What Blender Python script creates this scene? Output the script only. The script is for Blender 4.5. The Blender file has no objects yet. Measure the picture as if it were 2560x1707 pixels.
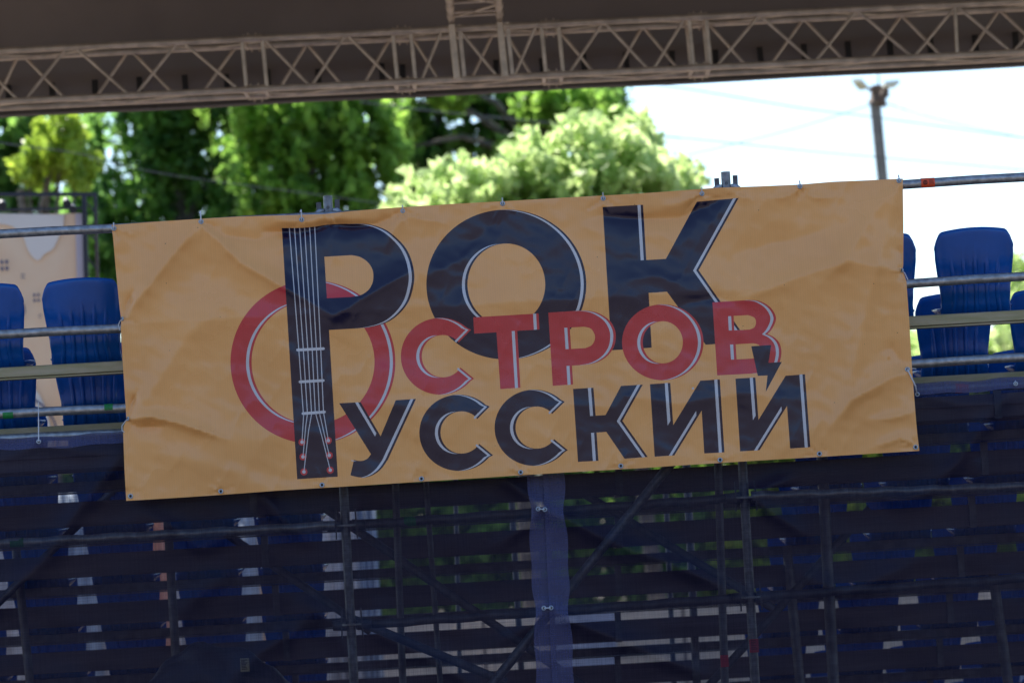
import bpy, math, random
import numpy as np
from mathutils import Vector, Matrix, noise
from mathutils.geometry import delaunay_2d_cdt
random.seed(7); rng = np.random.default_rng(7)
scn = bpy.context.scene
C = scn.collection
R = math.radians
# ------------------------------------------------------------------ camera
CAM_Z = 2.2; PITCH = R(3.4); ROLL = R(3.25); FPX = 9600.0
cd = bpy.data.cameras.new('camera'); cam = bpy.data.objects.new('camera', cd); C.objects.link(cam)
cd.sensor_width = 36; cd.lens = FPX/2560*36; cd.clip_start = 0.1; cd.clip_end = 3000
RM = Matrix.Rotation(math.pi/2+PITCH, 3, 'X') @ Matrix.Rotation(-ROLL, 3, 'Z')
cam.matrix_world = Matrix.Translation((0, 0, CAM_Z)) @ RM.to_4x4()
cd.dof.use_dof = True; cd.dof.focus_distance = 20.0; cd.dof.aperture_fstop = 3.1; cd.dof.aperture_blades = 9
scn.camera = cam
# ------------------------------------------------------------------ world, sun, exposure
SUN_EL, SUN_AZ = R(50), R(-32)          # azimuth measured from +Y, negative = to the left
w = bpy.data.worlds.new('World'); scn.world = w; w.use_nodes = True
nt = w.node_tree; bg = nt.nodes['Background']; sky = nt.nodes.new('ShaderNodeTexSky')
sky.sky_type = 'NISHITA'; sky.sun_disc = False; sky.sun_elevation = SUN_EL; sky.sun_rotation = SUN_AZ
sky.air_density = 1.0; sky.dust_density = 0.6; sky.ozone_density = 4.0
nt.links.new(sky.outputs[0], bg.inputs[0]); bg.inputs[1].default_value = 0.10
sd = bpy.data.lights.new('sun', 'SUN'); sun = bpy.data.objects.new('sun', sd); C.objects.link(sun)
sd.energy = 5.0; sd.angle = R(0.5); sd.color = (1, .94, .84)
sdir = Vector((math.sin(SUN_AZ)*math.cos(SUN_EL), math.cos(SUN_AZ)*math.cos(SUN_EL), math.sin(SUN_EL)))
sun.rotation_euler = sdir.to_track_quat('Z', 'Y').to_euler()
scn.view_settings.view_transform = 'Standard'; scn.view_settings.look = 'None'
scn.view_settings.exposure = 1.25; scn.view_settings.gamma = 1
scn.render.resolution_x = 1024; scn.render.resolution_y = 682
# ------------------------------------------------------------------ helpers
def at(px, py, Y):
    d = RM @ Vector(((px-1280)/FPX, -(py-853.5)/FPX, -1))
    t = Y/d.y
    return Vector((d.x*t, Y, CAM_Z+d.z*t))
def mat(name, col, rough=.6, metal=0., spec=.5, var=0., vscale=8., bump=0., bscale=40., col2=None, stretch=None, transl=0.):
    m = bpy.data.materials.new(name); m.use_nodes = True
    n = m.node_tree; p = n.nodes['Principled BSDF']
    p.inputs['Roughness'].default_value = rough; p.inputs['Metallic'].default_value = metal
    p.inputs['Specular IOR Level'].default_value = spec
    col = tuple(col)
    p.inputs['Base Color'].default_value = (*col, 1)
    tc = n.nodes.new('ShaderNodeTexCoord'); mp = n.nodes.new('ShaderNodeMapping')
    n.links.new(tc.outputs['Object'], mp.inputs[0])
    if stretch: mp.inputs['Scale'].default_value = stretch
    if var > 0 or col2:
        no = n.nodes.new('ShaderNodeTexNoise'); no.inputs['Scale'].default_value = vscale; no.inputs['Detail'].default_value = 5
        n.links.new(mp.outputs[0], no.inputs[0])
        r = n.nodes.new('ShaderNodeValToRGB'); n.links.new(no.outputs[0], r.inputs[0])
        c2 = col2 or tuple(min(1, c*(1+var)) for c in col)
        c1 = col if col2 else tuple(c*(1-var) for c in col)
        r.color_ramp.elements[0].position = .35; r.color_ramp.elements[1].position = .65
        r.color_ramp.elements[0].color = (*c1, 1); r.color_ramp.elements[1].color = (*c2, 1)
        n.links.new(r.outputs[0], p.inputs['Base Color'])
        cs = r.outputs[0]
    else: cs = None
    if bump > 0:
        nb = n.nodes.new('ShaderNodeTexNoise'); nb.inputs['Scale'].default_value = bscale; nb.inputs['Detail'].default_value = 4
        n.links.new(mp.outputs[0], nb.inputs[0])
        b = n.nodes.new('ShaderNodeBump'); b.inputs['Strength'].default_value = bump; b.inputs['Distance'].default_value = .01
        n.links.new(nb.outputs[0], b.inputs['Height']); n.links.new(b.outputs[0], p.inputs['Normal'])
    if transl > 0:
        tr = n.nodes.new('ShaderNodeBsdfTranslucent'); mx = n.nodes.new('ShaderNodeMixShader')
        mx.inputs[0].default_value = transl
        out = n.nodes['Material Output']
        if cs: n.links.new(cs, tr.inputs[0])
        else: tr.inputs[0].default_value = (*col, 1)
        n.links.new(p.outputs[0], mx.inputs[1]); n.links.new(tr.outputs[0], mx.inputs[2]); n.links.new(mx.outputs[0], out.inputs[0])
    return m
class MB:
    def __init__(s): s.v = []; s.f = []; s.sm = []
    def add(s, vs, fs, smooth=False):
        o = len(s.v); s.v += [tuple(v) for v in vs]; s.f += [tuple(i+o for i in f) for f in fs]; s.sm += [smooth]*len(fs)
    def box(s, lo, hi):
        x0, y0, z0 = lo; x1, y1, z1 = hi
        s.add([(x0,y0,z0),(x1,y0,z0),(x1,y1,z0),(x0,y1,z0),(x0,y0,z1),(x1,y0,z1),(x1,y1,z1),(x0,y1,z1)],
              [(0,3,2,1),(4,5,6,7),(0,1,5,4),(1,2,6,5),(2,3,7,6),(3,0,4,7)])
    def beam(s, a, b, wd, ht, bev=.0):           # box along a->b, wd horizontal/depth, ht vertical-ish
        a = Vector(a); b = Vector(b); d = (b-a).normalized()
        up = Vector((0,0,1)) if abs(d.z) < .9 else Vector((0,1,0))
        sd_ = d.cross(up).normalized(); up = sd_.cross(d).normalized()
        if bev > 0: prof = [(wd/2-bev,-ht/2),(wd/2,-ht/2+bev),(wd/2,ht/2-bev),(wd/2-bev,ht/2),(-wd/2+bev,ht/2),(-wd/2,ht/2-bev),(-wd/2,-ht/2+bev),(-wd/2+bev,-ht/2)]
        else: prof = [(wd/2,-ht/2),(wd/2,ht/2),(-wd/2,ht/2),(-wd/2,-ht/2)]
        n = len(prof)
        vs = [a+sd_*p[0]+up*p[1] for p in prof]+[b+sd_*p[0]+up*p[1] for p in prof]
        fs = [(i,(i+1)%n,n+(i+1)%n,n+i) for i in range(n)]+[tuple(range(n))[::-1], tuple(range(n,2*n))]
        s.add(vs, fs)
    def tube(s, pts, r, n=14, caps=True):
        pts = [Vector(p) for p in pts]; rs = r if isinstance(r, (list, tuple)) else [r]*len(pts)
        rings = []; u = None
        for i, p in enumerate(pts):
            d = (pts[min(i+1,len(pts)-1)]-pts[max(i-1,0)]).normalized()
            if u is None:
                u = d.cross(Vector((0,0,1)) if abs(d.z) < .9 else Vector((0,1,0))).normalized()
            else: u = (u-d*u.dot(d)).normalized()
            v = d.cross(u)
            rings.append([p+(u*math.cos(2*math.pi*k/n)+v*math.sin(2*math.pi*k/n))*rs[i] for k in range(n)])
        vs = [q for rg in rings for q in rg]; fs = []
        for i in range(len(rings)-1):
            for k in range(n): fs.append((i*n+k, i*n+(k+1)%n, (i+1)*n+(k+1)%n, (i+1)*n+k))
        s.add(vs, fs, True)
        if caps: s.add(rings[0], [tuple(range(n))[::-1]]); s.add(rings[-1], [tuple(range(n))])
    def torus(s, c, r1, r2, axis=(0,1,0), n=20, m=8):
        q = Vector(axis).to_track_quat('Z', 'Y'); vs = []; fs = []
        for i in range(n):
            a = 2*math.pi*i/n
            for j in range(m):
                b = 2*math.pi*j/m
                vs.append(Vector(c)+q @ Vector(((r1+r2*math.cos(b))*math.cos(a), (r1+r2*math.cos(b))*math.sin(a), r2*math.sin(b))))
        for i in range(n):
            for j in range(m): fs.append((i*m+j, ((i+1)%n)*m+j, ((i+1)%n)*m+(j+1)%m, i*m+(j+1)%m))
        s.add(vs, fs, True)
    def disc(s, c, r, axis=(0,-1,0), n=20):
        q = Vector(axis).to_track_quat('Z', 'Y')
        s.add([Vector(c)+q @ Vector((r*math.cos(2*math.pi*k/n), r*math.sin(2*math.pi*k/n), 0)) for k in range(n)], [tuple(range(n))])
    def build(s, name, m, parent=None):
        me = bpy.data.meshes.new(name); me.from_pydata(s.v, [], s.f); me.update()
        me.polygons.foreach_set('use_smooth', s.sm)
        me.materials.append(m)
        o = bpy.data.objects.new(name, me); C.objects.link(o)
        if parent is not None:
            o.parent = parent; l = parent.matrix_basis if parent.parent is None else parent.parent.matrix_basis
            # meshes are written in world coordinates: undo the root's translation
            root = parent if parent.parent is None else parent.parent
            if parent.parent is None: o.location = -Vector(parent.location)
        return o
def tag(o, label=None, cat=None, group=None, kind=None):
    if label: o['label'] = label
    if cat: o['category'] = cat
    if group: o['group'] = group
    if kind: o['kind'] = kind
    return o
def empty(name, loc=(0,0,0)):
    o = bpy.data.objects.new(name, None); C.objects.link(o); o.location = loc; o.empty_display_size = .2
    return o
def smooth01(x): x = np.clip(x, 0, 1); return x*x*(3-2*x)
# ------------------------------------------------------------------ materials
M = {}
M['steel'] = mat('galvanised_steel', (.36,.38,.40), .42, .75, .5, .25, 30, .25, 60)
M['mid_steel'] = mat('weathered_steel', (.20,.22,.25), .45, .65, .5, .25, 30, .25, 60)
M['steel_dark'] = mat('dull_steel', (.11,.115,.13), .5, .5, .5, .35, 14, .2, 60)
M['zinc'] = mat('yellow_zinc', (.30,.29,.16), .5, .55, .5, 0, 5, .15, 50, col2=(.40,.36,.26), stretch=(1,1,6))
M['alu'] = mat('dusty_aluminium', (.60,.51,.41), .42, .5, .5, .18, 9, .1, 40)
M['skin'] = mat('roof_membrane', (.19,.165,.148), .75, 0, .3, .10, 1.2, .3, 2.0)
M['bracket'] = mat('black_bracket', (.02,.018,.017), .6)
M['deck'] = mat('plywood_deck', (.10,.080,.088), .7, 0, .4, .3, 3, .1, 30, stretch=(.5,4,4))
M['blue'] = mat('blue_plastic', (.001,.100,.43), .24, 0, .5, .12, 5, .12, 25, transl=.12)
M['glass_label'] = mat('orange_sticker', (.85,.10,.03), .5)
M['red_label'] = mat('red_sticker', (.60,.03,.05), .5)
M['green'] = mat('green_paint', (.01,.22,.05), .5, 0, .5, .2, 90)
M['black'] = mat('black_ink', (.012,.012,.015), .6)
M['nylon'] = mat('white_nylon', (.62,.66,.72), .4)
M['ring'] = mat('zinc_grommet', (.42,.50,.58), .35, .7)
M['trunk'] = mat('birch_bark', (.12,.11,.10), .85, 0, .3, .5, 3, .5, 10, stretch=(1,1,6))
M['concrete'] = mat('pole_concrete', (.21,.19,.18), .8, 0, .3, .15, 4)
# ------------------------------------------------------------------ ground
g = MB(); gp = [(900,0),(-28,0),(-34,1.2),(-46,12.5),(-52,14),(-75,14.5),(-300,14.5)]      # unseen bank added behind the camera so banner and net reflect something dark
gv = [(x, y, z+(.5*math.sin(x*.11)+.3*math.sin(x*.37) if z > 5 else 0)) for y, z in gp for x in np.linspace(-400,400,81)]
g.add(gv, [(r_*81+c, r_*81+c+1, (r_+1)*81+c+1, (r_+1)*81+c) for r_ in range(6) for c in range(80)], True)
go = g.build('ground', mat('dusty_earth', (.125,.105,.090), .9, 0, .2, .12, .6, .2, 8)); go.data.flip_normals(); tag(go, kind='structure')
# ================================================================== roof over the stand
YT = 30.0
def tl(pxl, pyl, pxr, pyr, Y, z=0):
    a = at(pxl, pyl, Y); b = at(pxr, pyr, Y)
    return lambda px: a+(b-a)*((px-pxl)/(pxr-pxl))
top_f = tl(0, 128, 2560, 4, YT)
def chord(px, back, low): p = top_f(px); return p+Vector((0, .40*back, -.40*low))
roof = empty('canopy_roof', (0, YT+1, 0)); tag(roof, 'brown fabric canopy roof ending above the trees', 'roof')
e0 = at(0, 291, 31.15); e1 = at(2560, 163, 31.15)
ed = (e1-e0)/ (e1.x-e0.x)
def edge(x): return e0+ed*(x-e0.x)
sk = MB(); xs = np.linspace(-14, 14, 57)
prof = [(0,0),(-.03,.25),(-.07,.55),(-.14,.85),(-.30,.98)]+[(-.30-k*1.5, .98+k*1.5*.08) for k in range(1, 8)]
vs = []; 
for x in xs:
    b = edge(x)
    for j, (dy, dz) in enumerate(prof):
        wob = .012*math.sin(x*2.1+j)+.015*noise.noise(Vector((x*.8, j*.7, 0)))
        if j > 4: wob *= 3
        if j == 0: wob = .006*math.sin(x*7.9)+.006*noise.noise(Vector((x*5, 0, 3)))
        vs.append((b.x, b.y+dy+wob*.4, b.z+dz+wob))
n = len(prof); fs = [(i*n+j, (i+1)*n+j, (i+1)*n+j+1, i*n+j+1) for i in range(len(xs)-1) for j in range(n-1)]
sk.add(vs, fs, True)
so = sk.build('roof_skin', M['skin'], roof)
sm = so.modifiers.new('s', 'SOLIDIFY'); sm.thickness = .012; sm.offset = 1
hem = MB(); hem.tube([edge(x)+Vector((0,-.02,-.0+.004*math.sin(x*3))) for x in np.linspace(-13,13,60)], .018, 8); hem.build('edge_hem', M['skin'], roof)
for px in [22,130,238,352,466,570,672,800,958,1010,1140,1243,1362,1466,1573,1686,1796,1910,2018,2130,2235,2335,2450,2550]:
    b = edge(at(px, 250, 31.0).x)
    mb = MB(); mb.beam(b+Vector((0,-.13,.05)), b+Vector((.01*random.uniform(-1,1),-.10,.23+.03*random.random())), .045, .05); mb.build('edge_bracket', M['bracket'], roof)
# main truss
tr = empty('roof_truss', top_f(1280)); tag(tr, 'long square aluminium lattice truss running along the edge of the canopy roof', 'truss')
for bk in (0, 1):
    for lo in (0, 1):
        mb = MB(); mb.tube([chord(-300, bk, lo), chord(2860, bk, lo)], .0245, 16); mb.build('chord', M['alu'], tr)
front = [(-70,35),(161,62),(194,311),(439,338),(464,585),(664,764),(860,776),(872,974),(1102,1049),(1150,1234),(1338,1281),(1504,1419),(1515,1610),(1709,1629),(1894,1788),(1903,2018),(2137,2035),(2147,2267),(2387,2282),(2395,2515),(2640,2530)]
backl = [(40,-20),(66,166),(314,227),(336,435),(585,494),(764,687),(771,856),(970,897),(1035,1097),(1228,1167),(1268,1328),(1402,1486),(1601,1528),(1612,1695),(1775,1866),(2003,1913),(2015,2112),(2250,2160),(2256,2355),(2493,2405),(2503,2610)]
KB = 1/ (1+.4/YT)
for (a, b) in front:
    mb = MB(); mb.tube([chord(a,0,0)+Vector((0,0,-.02)), chord(b,0,1)+Vector((0,0,.02))], .0125, 10); mb.build('brace', M['alu'], tr)
for (a, b) in backl:
    a = 1280+(a-1280)/KB; b = 1280+(b-1280)/KB
    mb = MB(); mb.tube([chord(a,1,0)+Vector((0,0,-.02)), chord(b,1,1)+Vector((0,0,.02))], .0125, 10); mb.build('brace', M['alu'], tr)
for px in (605,656,982,1027,1353,1396,1722,1765):
    for bk in ((0,1) if px > 1500 else (0,)):
        mb = MB(); mb.beam(chord(px,bk,0), chord(px+5,bk,1), .031, .031, .006); mb.build('end_post', M['alu'], tr)
    for lo in (0, 1):
        mb = MB(); mb.beam(chord(px,0,lo), chord(px,1,lo), .03, .03); mb.build('end_post', M['alu'], tr)
mb = MB(); mb.tube([chord(2387,0,0), chord(2385,0,1)], .015, 10); mb.build('end_post', M['alu'], tr)
for px in (1130, 1250):
    mb = MB(); mb.beam(chord(px,0,0)+Vector((0,-.03,.03)), chord(px+6,0,1)+Vector((0,-.03,.0)), .055, .045, .008)
    mb.beam(chord(px+9,0,0)+Vector((.03,0,.03)), chord(px+15,0,1)+Vector((.03,0,0)), .03, .03); mb.build('corner_post', M['alu'], tr)
for px in (630, 1004, 1375, 1744):
    for bk in (0, 1):
        for lo in (0, 1):
            mb = MB(); c = chord(px,bk,lo); d = (chord(px+1,0,0)-chord(px,0,0)).normalized()
            mb.tube([c-d*.05, c+d*.05], .031, 12); mb.tube([c-d*.075, c-d*.055], .034, 12); mb.tube([c+d*.055, c+d*.075], .034, 12)
            mb.tube([c+Vector((-.03,0,.045)), c+Vector((-.03,0,-.05))], .006, 6); mb.tube([c+Vector((.03,0,.045)), c+Vector((.03,0,-.05))], .006, 6)
            mb.build('coupler', M['alu'], tr)
bz = list(range(-120, 2900, 214))
for i in range(len(bz)-1):
    for lo in (1, 0):
        a, b = (0, 1) if (i+lo) % 2 == 0 else (1, 0)
        mb = MB(); mb.tube([chord(bz[i],a,lo), chord(bz[i+1],b,lo)], .010, 8); mb.build('brace', M['alu'], tr)
# cross truss running back over the camera
ct = empty('cross_truss', top_f(1190)); tag(ct, 'short ladder-like truss meeting the long truss at the top middle', 'truss')
def cc(side, low, t):
    p = top_f(1130 if side == 0 else 1250); return Vector((p.x, YT-t, p.z+.06+.09*t+.38*(1-low)))
for sdx in (0, 1):
    for lo in (0, 1):
        mb = MB(); mb.tube([cc(sdx,lo,.0), cc(sdx,lo,9.5)], .0245, 14); mb.build('chord', M['alu'], ct)
    for k in range(17):
        mb = MB(); mb.tube([cc(sdx,1,k*.5+.05), cc(sdx,0,k*.5+.3)], .012, 8); mb.tube([cc(sdx,0,k*.5+.3), cc(sdx,1,k*.5+.55)], .012, 8); mb.build('brace', M['alu'], ct)
for t in (.18,.30,.62,.78,1.2,1.7,2.2,2.7,3.2):
    mb = MB(); mb.tube([cc(0,1,t), cc(1,1,t+.02)], .014, 10); mb.build('rung', M['alu'], ct)
for k in range(8):
    mb = MB(); mb.tube([cc(k%2,1,.12+k*.4), cc((k+1)%2,1,.5+k*.4)], .011, 8); mb.build('brace', M['alu'], ct)
for sdx in (0,1):
    for t in (.15,.42,.7):
        mb = MB(); c = cc(sdx,1,t); mb.tube([c, c+Vector((0,-.09,.016))], .034, 12); mb.build('coupler', M['alu'], ct)
# ================================================================== grandstand
YP = 20.12; ROW_D = .75; ROW_R = .29
Y0 = 20.32
gs = empty('grandstand', (0, 22, 0)); tag(gs, 'steel scaffold grandstand seen from behind, with rails, posts and decks', 'grandstand')
def line_at(x0, y0, x1, y1, Y):
    a = at(x0,y0,Y); b = at(x1,y1,Y)
    return lambda px: a+(b-a)*((px-x0)/(x1-x0))
def rail(x0,y0,x1,y1,Y,r=.0242,m='steel',name='rail',ext=True):
    L = line_at(x0,y0,x1,y1,Y); a, b = (L(-700), L(3260)) if ext else (L(x0), L(x1))
    mb = MB(); N = 24
    mb.tube([a+(b-a)*i/N+Vector((0,0,.003*math.sin(i*1.7))) for i in range(N+1)], r, 18)
    return mb.build(name, M[m], gs), L
r1, L1 = rail(0,586,2560,444,YP-.03)
r2, L2 = rail(0,837,2560,692,YP-.03)
r3, L3 = rail(0,1036,2560,893.5,YP-.03)
def under(par, mb, name, m):          # sub-part of a part that sits under the grandstand empty
    o = mb.build(name, M[m]); o.parent = par; return o
# stickers and paint marks on the rails
def band(par, L, pa, pb, m, r=.0255, name='sticker'):
    mb = MB(); mb.tube([L(pa), L(pb)], r, 18, False); return under(par, mb, name, m)
def f(v): return v
rail1_pos = lambda px: L1(px)
band(r1, L1, 2302, 2336, 'glass_label')
mk = MB(); c = L1(2312); cy = c.y-.0262
mk.torus((c.x, cy, c.z), .010, .0018, n=20, m=6)
mk.box((c.x-.0045, cy-.001, c.z-.006),(c.x-.002, cy+.001, c.z+.006)); mk.box((c.x+.001, cy-.001, c.z-.006),(c.x+.004, cy+.001, c.z+.006))
for r_ in range(5):
    for q in range(4):
        xx = c.x+.020+q*.0065; zz = c.z+.012-r_*.0055
        mk.box((xx, cy-.0005+.0025*abs(r_-2)*.6, zz-.0014), (xx+random.choice([.003,.005]), cy+.0025+.0025*abs(r_-2)*.6, zz+.0014))
under(r1, mk, 'sticker_print', 'black')
band(r3, L3, 262, 283, 'green', .0248, 'paint_mark')
band(r3, L3, 8, 34, 'green', .0248, 'paint_mark')
# standards (posts) with wedge heads
def post(x0,y0,x1,y1,Y,top=False,r=.0242,m='steel'):
    a = at(x0,y0,Y); b = at(x1,y1,Y); d = (b-a); a2 = a; b2 = a+d*((a.z)/(a.z-b.z)) 
    mb = MB(); N = 10; mb.tube([a2+(b2-a2)*i/N for i in range(N+1)], r, 18)
    p = mb.build('post', M[m], gs)
    if top:
        mb = MB(); rz = a.z-.098
        mb.tube([(a.x,Y,rz+.004),(a.x,Y,rz-.008)], .05, 20)
        under(p, mb, 'rosette', 'steel')
        for s_, h in ((-1,.062),(1,.072)):
            mb = MB(); x = a.x+s_*.047
            mb.beam((x,Y-.01,rz-.03),(x+s_*.002,Y-.01,rz+h+.004), .026, .008, .002)
            under(p, mb, 'wedge', 'steel_dark')
            mb = MB(); mb.tube([(a.x+s_*.024,Y-.004,rz+.022),(a.x+s_*.045,Y-.006,rz+.020),(a.x+s_*.060,Y-.01,rz+.006),(a.x+s_*.085,Y-.012,rz-.014)], [.010,.015,.015,.010], 12)
            under(p, mb, 'ledger_head', 'steel')
        mb = MB(); mb.torus((a.x,Y-.0245,rz+.035), .006, .0014, n=14, m=6); under(p, mb, 'pin_hole', 'bracket')
    return p
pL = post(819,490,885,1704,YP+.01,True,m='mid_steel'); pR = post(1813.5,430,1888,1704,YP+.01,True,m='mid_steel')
post(-220,560,-150,1704,YP+.01,True); post(2800,380,2880,1704,YP+.01,True)
def rosette(px, py, Y=YP):
    c = at(px,py,Y); mb = MB(); mb.tube([c+Vector((0,0,.005)), c-Vector((0,0,.005))], .06, 20); mb.build('rosette', M['steel'], gs)
    for s_ in (-1,1):
        mb = MB(); mb.tube([c+Vector((s_*.03,-.0,.0)), c+Vector((s_*.10,0,-.002))], [.032,.026], 12)
        mb.beam(c+Vector((s_*.055,-.012,-.07)), c+Vector((s_*.05,-.012,.085)), .007, .03); mb.build('wedge_coupling', M['steel_dark'], gs)
for (px,py) in ((866,1313),(880,1560),(1864,1243),(1877,1492)): rosette(px,py)
mb = MB(); c = at(1885,1613,YP-.018); mb.box((c.x-.024,c.y-.008,c.z-.035),(c.x+.024,c.y,c.z+.035)); mb.build('sticker', M['red_label'], gs)
mk = MB()
for k in range(6): mk.box((c.x-.016,c.y-.010,c.z+.026-k*.009),(c.x-.016+random.uniform(.018,.032),c.y-.0085,c.z+.029-k*.009))
mk.build('sticker_print', M['black'], gs)
# ledgers right behind the net
l1, LL1 = rail(0,1358,837,1313,YP-.02,ext=False); l2, LL2 = rail(879,1313,1850,1243.7,YP+.04,m='steel_dark',ext=False); l3, LL3 = rail(1880,1240,2560,1215,YP-.02,ext=False)
mb = MB(); mb.tube([LL1(0)+(LL1(0)-LL1(837))*.6, LL1(0)], .0242, 16); mb.build('rail', M['steel'], gs)
mb = MB(); mb.tube([LL3(2560), LL3(3200)], .0242, 16); mb.build('rail', M['steel'], gs)
band(l1, LL1, 26, 60, 'green', .0250, 'paint_mark'); band(l2, LL2, 1010, 1040, 'green', .0250, 'paint_mark')
rail(890,1562,1877,1492,YP+.06,m='steel_dark',ext=False); rail(1877,1492,3200,1400,YP+.06,m='steel_dark',ext=False)
rt, LT = rail(0,1098,2560,962,YP+.02)                         # tube just under the net's top hem
band(rt, LT, 2388, 2421, 'glass_label')
# braces
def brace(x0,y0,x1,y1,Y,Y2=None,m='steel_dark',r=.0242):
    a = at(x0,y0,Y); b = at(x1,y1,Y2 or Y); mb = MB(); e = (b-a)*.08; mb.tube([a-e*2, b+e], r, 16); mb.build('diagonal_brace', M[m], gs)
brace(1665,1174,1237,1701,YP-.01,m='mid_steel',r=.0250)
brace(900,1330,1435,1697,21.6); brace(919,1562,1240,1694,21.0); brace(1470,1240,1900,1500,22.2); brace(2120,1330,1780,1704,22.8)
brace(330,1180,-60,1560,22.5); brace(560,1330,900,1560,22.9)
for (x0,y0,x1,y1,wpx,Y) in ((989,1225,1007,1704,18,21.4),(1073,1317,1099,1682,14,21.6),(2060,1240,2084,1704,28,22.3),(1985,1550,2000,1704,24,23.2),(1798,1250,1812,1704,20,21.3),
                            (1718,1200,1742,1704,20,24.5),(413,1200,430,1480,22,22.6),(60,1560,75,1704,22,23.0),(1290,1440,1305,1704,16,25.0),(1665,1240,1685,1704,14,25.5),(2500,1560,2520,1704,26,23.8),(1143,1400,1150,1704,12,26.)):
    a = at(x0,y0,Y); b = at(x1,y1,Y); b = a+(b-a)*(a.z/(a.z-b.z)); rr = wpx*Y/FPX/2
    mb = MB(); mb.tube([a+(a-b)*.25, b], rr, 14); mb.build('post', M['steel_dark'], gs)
mb = MB(); c = at(1811,1651,21.26); mb.box((c.x-.022,c.y-.02,c.z-.033),(c.x+.022,c.y-.012,c.z+.033)); mb.build('sticker', M['red_label'], gs)
# rows: seat beam + deck + riser tube, falling away from the camera
B0 = at(0,932.6,Y0-.1); B1 = at(2560,788,Y0-.1); BD = (B1-B0)/(B1.x-B0.x)
def rowp(k, x): p = B0+BD*(x-B0.x); return Vector((p.x, Y0+k*ROW_D, p.z-k*ROW_R))
NR = 14
for k in range(NR):
    a = rowp(k,-6.4); b = rowp(k,6.4)
    mb = MB(); o_ = Vector((0,-.1,0))
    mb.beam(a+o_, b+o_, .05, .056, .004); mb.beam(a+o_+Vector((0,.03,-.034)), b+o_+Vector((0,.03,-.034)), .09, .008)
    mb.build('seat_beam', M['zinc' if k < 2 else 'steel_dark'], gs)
    if k > 0:
        q = Vector((0, .05, -.165)); mb = MB()
        for j in range(3): mb.beam(a+q+Vector((0,j*.235,.03-.001*j)), b+q+Vector((0,j*.235,.03-.001*j)), .225, .03, .003)
        mb.beam(a+q+Vector((0,-.13,.015)), b+q+Vector((0,-.13,.015)), .03, .132, .004); mb.beam(a+q+Vector((0,-.15,.03)), b+q+Vector((0,-.15,.03)), .015, .02)
        mb.beam(a+q+Vector((0,.47,-.02)), b+q+Vector((0,.47,-.02)), .04, .06, .004)
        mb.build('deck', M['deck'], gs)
        for xx in np.arange(-6.0, 6.2, 2.07):
            mb = MB(); p = rowp(k, xx+.35); mb.beam(p+Vector((0,-.1,-.03)), p+Vector((0,-.1,-.20)), .04, .03); mb.beam(p+Vector((0,.6,-.2)), p+Vector((0,-.1,-.2)), .04, .04)
            mb.build('deck_bracket', M['steel_dark'], gs)
# ================================================================== seats
def chair_mesh():
    NU, NV = 130, 40; vs = []; ribs = [-.63,-.32,0,.32,.63]
    for j in range(NV+1):
        v = j/NV
        wv = np.interp(v, [0,.06,.2,.4,.6,.8,.93,1], [.176,.180,.176,.181,.193,.203,.205,.202])
        for i in range(NU+1):
            u = -1+2*i/NU
            zt = .445-.020*u*u-.060*max(0,(abs(u)-.80)/.20)**2.6
            xw = wv*(1-.045*max(0,(v-.93)/.07)**2*1)
            x = u*xw
            z = -.012+v*(zt+.012)
            y = -.085*v-.02*v*v+.050*u*u*(1-.2*v)+.03*max(0,(.16-v)/.16)**2
            y += -.012*math.exp(-((v-.30)/.10)**2)
            fl = 0
            for r_ in ribs:
                ru = r_*(1+.10*max(0,(.25-v)/.25))
                top = .66-.16*abs(r_)
                s_ = 1/(1+math.exp((v-top)/.035))*min(1,v/.03+.3)
                fl += -.0125*s_*math.exp(-((u-ru)/.026)**2)
                fl += .0040*s_*math.exp(-((u-ru-.07)/.07)**2)
            if abs(u) > .93: fl += .010*((abs(u)-.93)/.07)**2
            if v > .95: fl += .010*((v-.95)/.05)**2
            vs.append((x, y+fl, z))
    fs = [(j*(NU+1)+i, j*(NU+1)+i+1, (j+1)*(NU+1)+i+1, (j+1)*(NU+1)+i) for j in range(NV) for i in range(NU)]
    return vs, fs
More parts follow.
